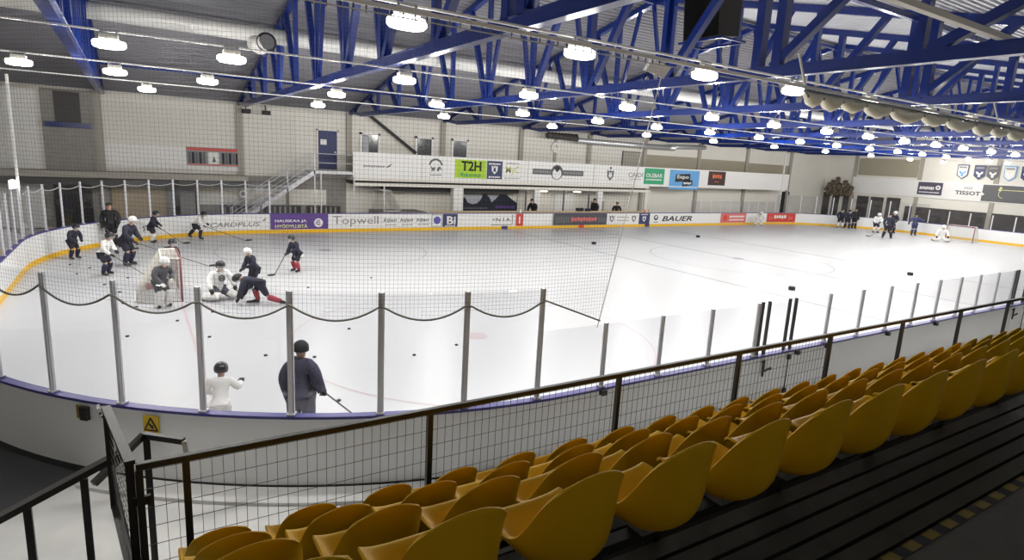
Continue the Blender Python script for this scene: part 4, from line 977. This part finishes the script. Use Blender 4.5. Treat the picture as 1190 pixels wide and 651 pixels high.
def person(label, loc, head, H, pose, jersey='jdark', pants='pdark', socks='sdark', hat='helmd', gloves='jblack', group=None, goalie=False, mods=None, kid=True, hem=None):
    J = {k: Vector(v) * H for k, v in {**POSES[pose], **(mods or {})}.items()}
    t = thing('person', label, 'person', loc, math.radians(head - 90), group)
    ks = 1.2 if kid else 1.0
    names = ['pe', 'wa', 'ch', 'nk', 'h1', 'h2', 'sl', 'el', 'wl', 'hl', 'sr', 'er', 'wr', 'hr', 'pl', 'kl', 'al', 'tl', 'pr', 'kr', 'ar', 'tr']
    rad = dict(pe=.072, wa=.068, ch=.082, nk=.034, h1=.055 * ks, h2=.045 * ks)
    for s in 'lr': rad.update({'s' + s: .045, 'e' + s: .032, 'w' + s: .022, 'h' + s: .02, 'p' + s: .055, 'k' + s: .042, 'a' + s: .028, 't' + s: .022})
    I = {n: i for i, n in enumerate(names)}
    E = [('pe', 'wa'), ('wa', 'ch'), ('ch', 'nk'), ('nk', 'h1'), ('h1', 'h2')]
    for s in 'lr': E += [('ch', 's' + s), ('s' + s, 'e' + s), ('e' + s, 'w' + s), ('w' + s, 'h' + s), ('pe', 'p' + s), ('p' + s, 'k' + s), ('k' + s, 'a' + s), ('a' + s, 't' + s)]
    skin('body', [J[n] for n in names], [(I[a], I[b]) for a, b in E], [rad[n] * H * (.93 if n in ('nk', 'h1', 'h2') else .8) for n in names], 'skin', t)
    # jersey or jacket
    low = J['pe'] + (J['pe'] - J['wa']).normalized() * .05 * H
    V = [J['wa'], J['ch'], J['nk'] - (J['nk'] - J['ch']) * .25, J['pe'], low]; Rr = [.098, .112, .06, .105, .112]; Ed = [(0, 1), (1, 2), (0, 3), (3, 4)]
    for s in 'lr':
        b = len(V); V += [J['s' + s], J['e' + s], J['w' + s]]; Rr += [.066, .056, .045]; Ed += [(1, b), (b, b + 1), (b + 1, b + 2)]
    skin('jersey', V, Ed, [r * H for r in Rr], jersey, t)
    if hem: MB().tube([low + Vector((0, 0, .01 * H)), low - (J['wa'] - J['pe']).normalized() * .05 * H], [.118 * H, .122 * H], n=14).build('jersey_hem', hem, t, smooth=True)
    V = [J['pe']]; Rr = [.092]; Ed = []
    for s in 'lr':
        kk = J['k' + s]; pp = J['p' + s]; b = len(V); V += [pp, pp.lerp(kk, .55), kk.lerp(pp, .05)]; Rr += [.078, .072, .055]; Ed += [(0, b), (b, b + 1), (b + 1, b + 2)]
    skin('trousers', V, Ed, [r * H for r in Rr], pants, t)
    for s, nm in (('l', 'left'), ('r', 'right')):
        k_, a_, to = J['k' + s], J['a' + s], J['t' + s]
        MB().tube([k_, k_.lerp(a_, .3), k_.lerp(a_, .7), a_], [.052 * H, .058 * H, .048 * H, .04 * H], n=10).build('sock', socks, t, smooth=True)
        if goalie:
            d = (a_ - k_); fwd = Vector((0, 1, 0)) if pose != 'butterfly' else Vector((0, .6, .8))
            MB().bar(k_ - d * .35 + fwd * .05 * H, a_ + d * .15 + fwd * .05 * H, .15 * H, .07 * H, up=fwd).build('leg_pad', 'pad', t, bevel=.02 * H)
        f = (to - a_); f.z = 0; f = f.normalized() if f.length > .001 else Vector((0, 1, 0))
        sk = MB().tube([a_ + Vector((0, 0, .02 * H)), a_ - Vector((0, 0, .015 * H)), to], [.036 * H, .038 * H, .026 * H], n=8).build('skate' if hat or pose != 'stand' else 'boot', 'skate', t, smooth=True)
        if hat in ('helmd', 'helmw'): MB().bar(a_ - f * .04 * H + Vector((0, 0, -.055 * H)), to + f * .02 * H + Vector((0, 0, -.025 * H)), .006, .022 * H).build('skate_blade', 'blade', sk)
        # gloved hand: palm, four bent fingers, thumb at the side
        w, h = J['w' + s], J['h' + s]; d = (h - w).normalized(); up = Vector((0, 0, 1)); sd = d.cross(up).normalized() * (1 if s == 'l' else -1); up = sd.cross(d).normalized() * (1 if s == 'l' else -1)
        u = H * .0125 * (1.25 if gloves else .8); gl = MB()
        gl.bar(w - d * u, w + d * u * 3.2, u * 3.6, u * 2, up=up)
        for q in range(4):
            b0 = w + d * u * 3 + sd * u * (q - 1.5) * .95; L_ = (2.6, 3.1, 2.9, 2.2)[q] * u
            gl.tube([b0, b0 + d * L_ * .5 - up * u * .3, b0 + d * L_ * .55 - up * u * 1.6, b0 + d * L_ * .1 - up * u * 2.3], [u * .55, u * .52, u * .48, u * .4], n=6)
        b0 = w + d * u * .8 + sd * u * 1.8
        gl.tube([b0, b0 + d * u * 1.3 + sd * u * .7 - up * u * .5, b0 + d * u * 2.2 + sd * u * .3 - up * u * 1.5], [u * .6, u * .55, u * .42], n=6)
        gl.build('glove' if gloves else 'hand', gloves or 'skin', t, smooth=True)
    # head: face, hair or helmet
    c = J['h1'].lerp(J['h2'], .45); ax = (J['h2'] - J['nk']).normalized(); r = .064 * H * ks
    fw = Vector((0, 1, 0)); fw = (fw - ax * fw.dot(ax) * .6).normalized()
    if abs(fw.dot(ax)) > .5: fw = Vector((0, .5, -.86))
    sdv = fw.cross(ax).normalized()
    fc = MB(); e = r * .16
    for q in (-1, 1): fc.sph(tuple(c + fw * r * .86 + sdv * q * r * .36 + ax * r * .08), e, 8, 6)
    fc.build('eye', 'black', t, smooth=True)['kind'] = 'stuff'
    MB().tube([c + fw * r * .88 + ax * r * .12, c + fw * r * 1.12 - ax * r * .18], [e * .6, e], n=6).build('nose', 'skin', t, smooth=True)
    MB().bar(c + fw * r * .88 - ax * r * .42 - sdv * r * .25, c + fw * r * .88 - ax * r * .42 + sdv * r * .25, e * .5, e * .7).build('mouth', 'redpale', t)
    for q in (-1, 1): MB().sph(tuple(c + sdv * q * r * .95), (e * .8, e * 1.2, e * 1.6), 8, 6).build('ear', 'skin', t, smooth=True)
    if hat in ('helmd', 'helmw'):
        rot = Matrix((sdv, fw, ax)).transposed()
        hm = MB().sph((0, 0, 0), (r * 1.12, r * 1.25, r * 1.15), 18, 12, keep=lambda p: p.z > -r * .15 if p.y > r * .2 else p.z > -r * .62)
        hm.v = [tuple(c + ax * r * .12 + rot @ Vector(v)) for v in hm.v]
        ho = hm.build('helmet', hat, t, smooth=True); so = ho.modifiers.new('s', 'SOLIDIFY'); so.thickness = r * .12
        cg = MB()
        for q in range(-2, 3):
            a = q * .42; cg.tube([c + rot @ Vector((math.sin(a) * r * 1.15, math.cos(a) * r * (1.2 + .12 * (1 - abs(z))), z * r * .8)) for z in (.25, -.1, -.5, -.85)], r * .035, n=4)
        for z in (.1, -.2, -.5, -.8): cg.tube([c + rot @ Vector((math.sin(a) * r * 1.15, math.cos(a) * r * 1.3, z * r)) for a in (-1.1, -.55, 0, .55, 1.1)], r * .035, n=4)
        cg.build('face_cage', 'white' if goalie else 'post', ho)
    else:
        rot = Matrix((sdv, fw, ax)).transposed()
        hm = MB().sph((0, 0, 0), (r * 1.06, r * 1.1, r * 1.1), 16, 10, keep=lambda p: p.z > r * .35 if p.y > r * .1 else p.z > -r * .45)
        hm.v = [tuple(c + ax * r * .08 - fw * r * .05 + rot @ Vector(v)) for v in hm.v]
        ho = hm.build('beanie' if hat == 'cap' else 'hair', 'jblack' if hat == 'cap' else 'hair', t, smooth=True); so = ho.modifiers.new('s', 'SOLIDIFY'); so.thickness = r * .1
    bpy.context.view_layer.update()
    mw = t.matrix_world
    return t, {k: mw @ v for k, v in J.items()}
def stick(a, b, label, blade_dir, goalie=False, ext=.25):
    """stick through hand a to the heel b on the ice"""
    a = Vector(a); b = Vector(b); d = (a - b).normalized()
    t = thing('hockey_stick', label, 'hockey stick', b)
    MB().bar((0, 0, 0), (a - b) + d * ext, .03, .022).build('shaft', 'shaft', t)
    bd = Vector((*blade_dir, 0)).normalized()
    if goalie:
        MB().bar((0, 0, 0), (a - b) * .45, .09, .025).build('paddle', 'pad', t)
    MB().tube([(0, 0, .03), bd * .12 + Vector((0, 0, .035)), bd * .27 + Vector((0, 0, .05))], [.03, .036, .028], n=6).build('blade', 'inkblack', t)
    MB().bar((a - b) + d * (ext - .12), (a - b) + d * ext, .038, .03).build('grip_tape', 'white', t)
    return t
RT = -32   # heading that shows as 'to the right' in the photo
p, j = person('child in dark jersey and pants standing by the curved boards at far left', (-1.94, 26.64, 0), RT - 10, 1.32, 'ready', group=None)
p, j = person('tall adult in black jacket and trousers standing at the left boards, bare headed', (-.84, 29.35, 0), 250, 1.86, 'stand', 'jblack', 'jblack', 'jblack', hat='hair', kid=False)
stick(j['hr'], (-.2, 28.6, 0), 'hockey stick held by the tall adult in black at the left boards', (1, -.3))
p, j = person('child in white jersey and dark pants leaning on a stick left of the goal', (-.88, 23.2, 0), RT + 5, 1.45, 'ready', 'jwhite', 'pdark', 'sdark')
stick(j['hr'], (.15, 23.0, 0), 'hockey stick of the child in the white jersey, blade on the ice to the right', (1, -.4))
p, j = person('big dark navy player with white helmet and long stick left of the goal', (-.27, 24.8, 0), RT + 5, 1.82, 'ready', 'jdark', 'pdark', 'sdark', hat='helmw', kid=False)
stick(j['hr'], (2.2, 24.0, 0), 'long hockey stick reaching right from the big dark player towards the goal', (1, -.2), ext=.15)
p, j = person('player in dark jersey with white socks skating along the far left boards', (.62, 30.3, 0), RT + 20, 1.42, 'ready', 'jdark', 'pdark', 'swhite')
stick(j['hr'], (1.75, 29.8, 0), 'hockey stick of the dark player with white socks at the far left boards', (1, -.2))
p, j = person('skater in white jersey mid stride in front of the far boards, legs wide apart', (2.42, 31.2, 0), RT, 1.45, 'stride', 'jwhite', 'pdark', 'sdark')
stick(j['hr'], (4.35, 30.2, 0), 'hockey stick stretched ahead of the striding skater in white', (1, -.4), ext=.1)
p, j = person('player in dark jersey standing behind the left goal, head above its top', (.85, 21.6, 0), RT - 20, 1.42, 'ready', 'jdark', 'pdark', 'sdark', mods=None)
p, j = person('goalkeeper in white pads and dark striped jersey crouching beside the left goal', (.5, 18.2, 0), RT - 25, 1.42, 'ready', 'jgrey', 'jgrey', 'jwhite', hat='helmw', gloves='pad', goalie=True)
p, j = person('goalkeeper in white jersey and dark helmet sitting in front of the left goal', (1.95, 18.7, 0), 285, 1.58, 'butterfly', 'jwhite', 'pgrey', 'jwhite', goalie=True, gloves='jblack')
MB().prism(annulus(0, .33 * 1.58, .055, .10, 0, 360, 20), lambda u, v, d: (u, .195 + d, v + .12), 0, .004).build('chest_emblem', 'ink', p)
MB().prism(rect(-.05, .05, .5, .58), lambda u, v, d: (u, .196 + d, v + .1), 0, .004).build('chest_emblem_bar', 'ink', p)
stick(j['hl'], (2.55, 18.0, 0), 'goalkeeper stick lying from the sitting goalkeeper to the ice', (.9, -.1), goalie=True, ext=.3)
p, j = person('player in dark jersey with a white helmet standing behind the kneeling player', (3.0, 19.6, 0), 200, 1.36, 'ready', 'jdark', 'pdark', 'sdark', hat='helmw')
p, j = person('player in dark jersey and red socks kneeling on the ice, one leg stretched back', (2.78, 17.8, 0), 158, 1.5, 'kneel', 'jdark', 'pdark', 'sred', hat='helmd')
p, j = person('child in dark jersey with white hem and red socks standing alone on the ice', (4.84, 22.14, 0), 200, 1.38, 'ready', 'jdark', 'pdark', 'sred', hem='jwhite')
stick(j['hr'], (4.0, 21.7, 0), 'hockey stick of the lone child with red socks', (-.8, -.5))
p, j = person('child in white jersey and dark helmet seen from behind close to the near boards', (.93, 9.4, 0), 75, 1.2, 'ready', 'jwhite', 'jwhite', 'jwhite', mods=dict(er=(.2, .06, .66), wr=(.22, .17, .70), hr=(.22, .2, .71)))
p, j = person('adult in dark tracksuit with a stick at the near boards behind a glass post', (1.9, 8.55, 0), 60, 1.72, 'stand', 'jspeck', 'pgrey', 'pgrey', hat='cap', kid=False, mods=dict(sl=(-.10, .005, .79), el=(-.135, -.01, .635), wl=(-.13, .05, .50), hl=(-.12, .075, .465), sr=(.10, .005, .79), er=(.14, .0, .63), wr=(.15, .10, .52), hr=(.15, .135, .49)))
stick(j['hr'], (3.05, 8.85, 0), 'hockey stick held low by the adult at the near boards', (1, .3))
# far right group
p, j = person('dark clothed player at the far end, leftmost of three standing by the boards', (52.5, 29.4, 0), 215, 1.75, 'ready', 'jdark', 'pdark', 'swhite')
p, j = person('dark clothed player at the far end, middle one of three by the boards', (52.9, 29.0, 0), 225, 1.7, 'ready', 'jdark', 'pdark', 'sdark')
p, j = person('tall black clothed person at the far end, rightmost of three by the boards', (53.6, 28.8, 0), 235, 1.85, 'stand', 'jblack', 'jblack', 'jblack', hat='cap', kid=False)
p, j = person('player in white jersey and white helmet at the far end beside the big dark adult', (52.2, 26.2, 0), 230, 1.7, 'ready', 'jwhite', 'pdark', 'swhite', hat='helmw')
p, j = person('big adult in dark navy tracksuit standing mid ice at the far end', (48.6, 23.5, 0), 215, 1.95, 'stand', 'jdark', 'pdark', 'pdark', hat='cap', kid=False, mods=dict(kl=(-.1, .015, .275), al=(-.14, -.01, .06), tl=(-.15, .09, .03), kr=(.1, .015, .275), ar=(.14, -.01, .06), tr=(.15, .09, .03)))
stick(j['hr'], (48.3, 24.6, 0), 'hockey stick of the big adult at the far end', (-.5, .8))
p, j = person('player in dark jersey with white helmet right behind the big adult at the far end', (53.9, 25.8, 0), 230, 1.9, 'ready', 'jdark', 'pdark', 'sdark', hat='helmw')
p, j = person('adult in dark blue jacket standing with arms spread near the far right boards', (54.4, 24.3, 0), 225, 1.8, 'stand', 'navy', 'navy', 'navy', hat='cap', kid=False, mods=dict(el=(-.24, -.0, .70), wl=(-.36, .03, .70), hl=(-.40, .03, .70), er=(.22, 0, .68), wr=(.27, .05, .56), hr=(.28, .07, .52)))
p, j = person('goalkeeper in white sitting on the ice left of the far right goal', (51.9, 21.2, 0), 215, 1.75, 'butterfly', 'jwhite', 'jwhite', 'jwhite', goalie=True, hat='helmw', gloves='jblack')
p, j = person('small goalkeeper in white crouching against the far boards between two red adverts', (44.7, 32.0, 0), 235, 1.55, 'bend', 'jwhite', 'jwhite', 'jwhite', goalie=True, hat='helmw', gloves='pad')
# people behind the boards
p, j = person('person in black jacket leaning at the benches, pale bag behind them', (23.35, 34.42, -.05), 200, 1.95, 'ready', 'jblack', 'pdark', 'pdark', hat='cap', kid=False)
p, j = person('dark figure standing by the white column behind the benches', (28.85, 34.52, -.05), 180, 2.0, 'stand', 'jblack', 'jblack', 'jblack', hat='cap', kid=False)
p, j = person('person in black with a bag, alone at the right end of the benches', (31.0, 34.5, -.05), 235, 1.75, 'stand', 'jblack', 'pdark', 'pdark', hat='hair', kid=False)
p, j = person('dark clothed person standing behind the glass at the left end of the rink', (-4.0, 21.6, -.04), -10, 1.9, 'stand', 'pgrey', 'pgrey', 'pgrey', hat='cap', kid=False)

# ---------------------------------------------------------------- pucks
pm = MB().lathe((0, 0, 0), [(.036, 0), (.038, .003), (.038, .022), (.036, .025)], 16)
big = MB().lathe((0, 0, 0), [(.12, 0), (.125, .008), (.125, .12), (.11, .135)], 18)
def puck(x, y, label, b=False, group=None):
    o = (big if b else pm).build('training_marker' if b else 'puck', 'black'); o.location = (x, y, .004)
    return tag(o, label, 'marker' if b else 'puck', group)
puck(21.6, 25.67, 'black marker block on the ice below the dark and red board advert', True)
puck(31.42, 26.86, 'black marker block on the ice below the long white advert with slanted capitals', True)
puck(21.5, 13.52, 'black marker block on the ice just above the near glass, left of another', True)
puck(31.1, 13.7, 'black marker block on the ice just above the near glass at right', True)
random.seed(11)
spots = [(-2.0, 25.4), (-1.4, 24.6), (-1.7, 23.6), (-.9, 21.6), (-.5, 20.4), (.1, 21.9), (-.3, 22.5), (-.4, 18.9), (-.1, 18.4), (.75, 16.6), (1.6, 17.2), (1.3, 14.9), (-.3, 15.6), (2.2, 13.1), (3.1, 12.6), (4.4, 14.4), (5.1, 11.9), (6.3, 12.2), (3.6, 23.3), (4.6, 19.4), (7.0, 20.3), (2.9, 10.1), (4.5, 9.0)]
for i, (x, y) in enumerate(spots):
    puck(x, y, 'small black puck lying loose on the ice around the left goal', False, 'loose pucks around the left goal')

# ---------------------------------------------------------------- light and view
w = bpy.data.worlds.new('world'); SC.world = w; w.use_nodes = True
w.node_tree.nodes['Background'].inputs[0].default_value = (.5, .52, .56, 1); w.node_tree.nodes['Background'].inputs[1].default_value = .15
vs_ = SC.view_settings; vs_.view_transform = 'Standard'; vs_.look = 'None'; vs_.gamma = 1; vs_.use_curve_mapping = False; vs_.exposure = .08
SC.cycles.max_bounces = 10; SC.cycles.transparent_max_bounces = 24; SC.cycles.diffuse_bounces = 4
SC.cycles.use_denoising = True; SC.cycles.caustics_reflective = False; SC.cycles.caustics_refractive = False
SC.cycles.sample_clamp_indirect = 6
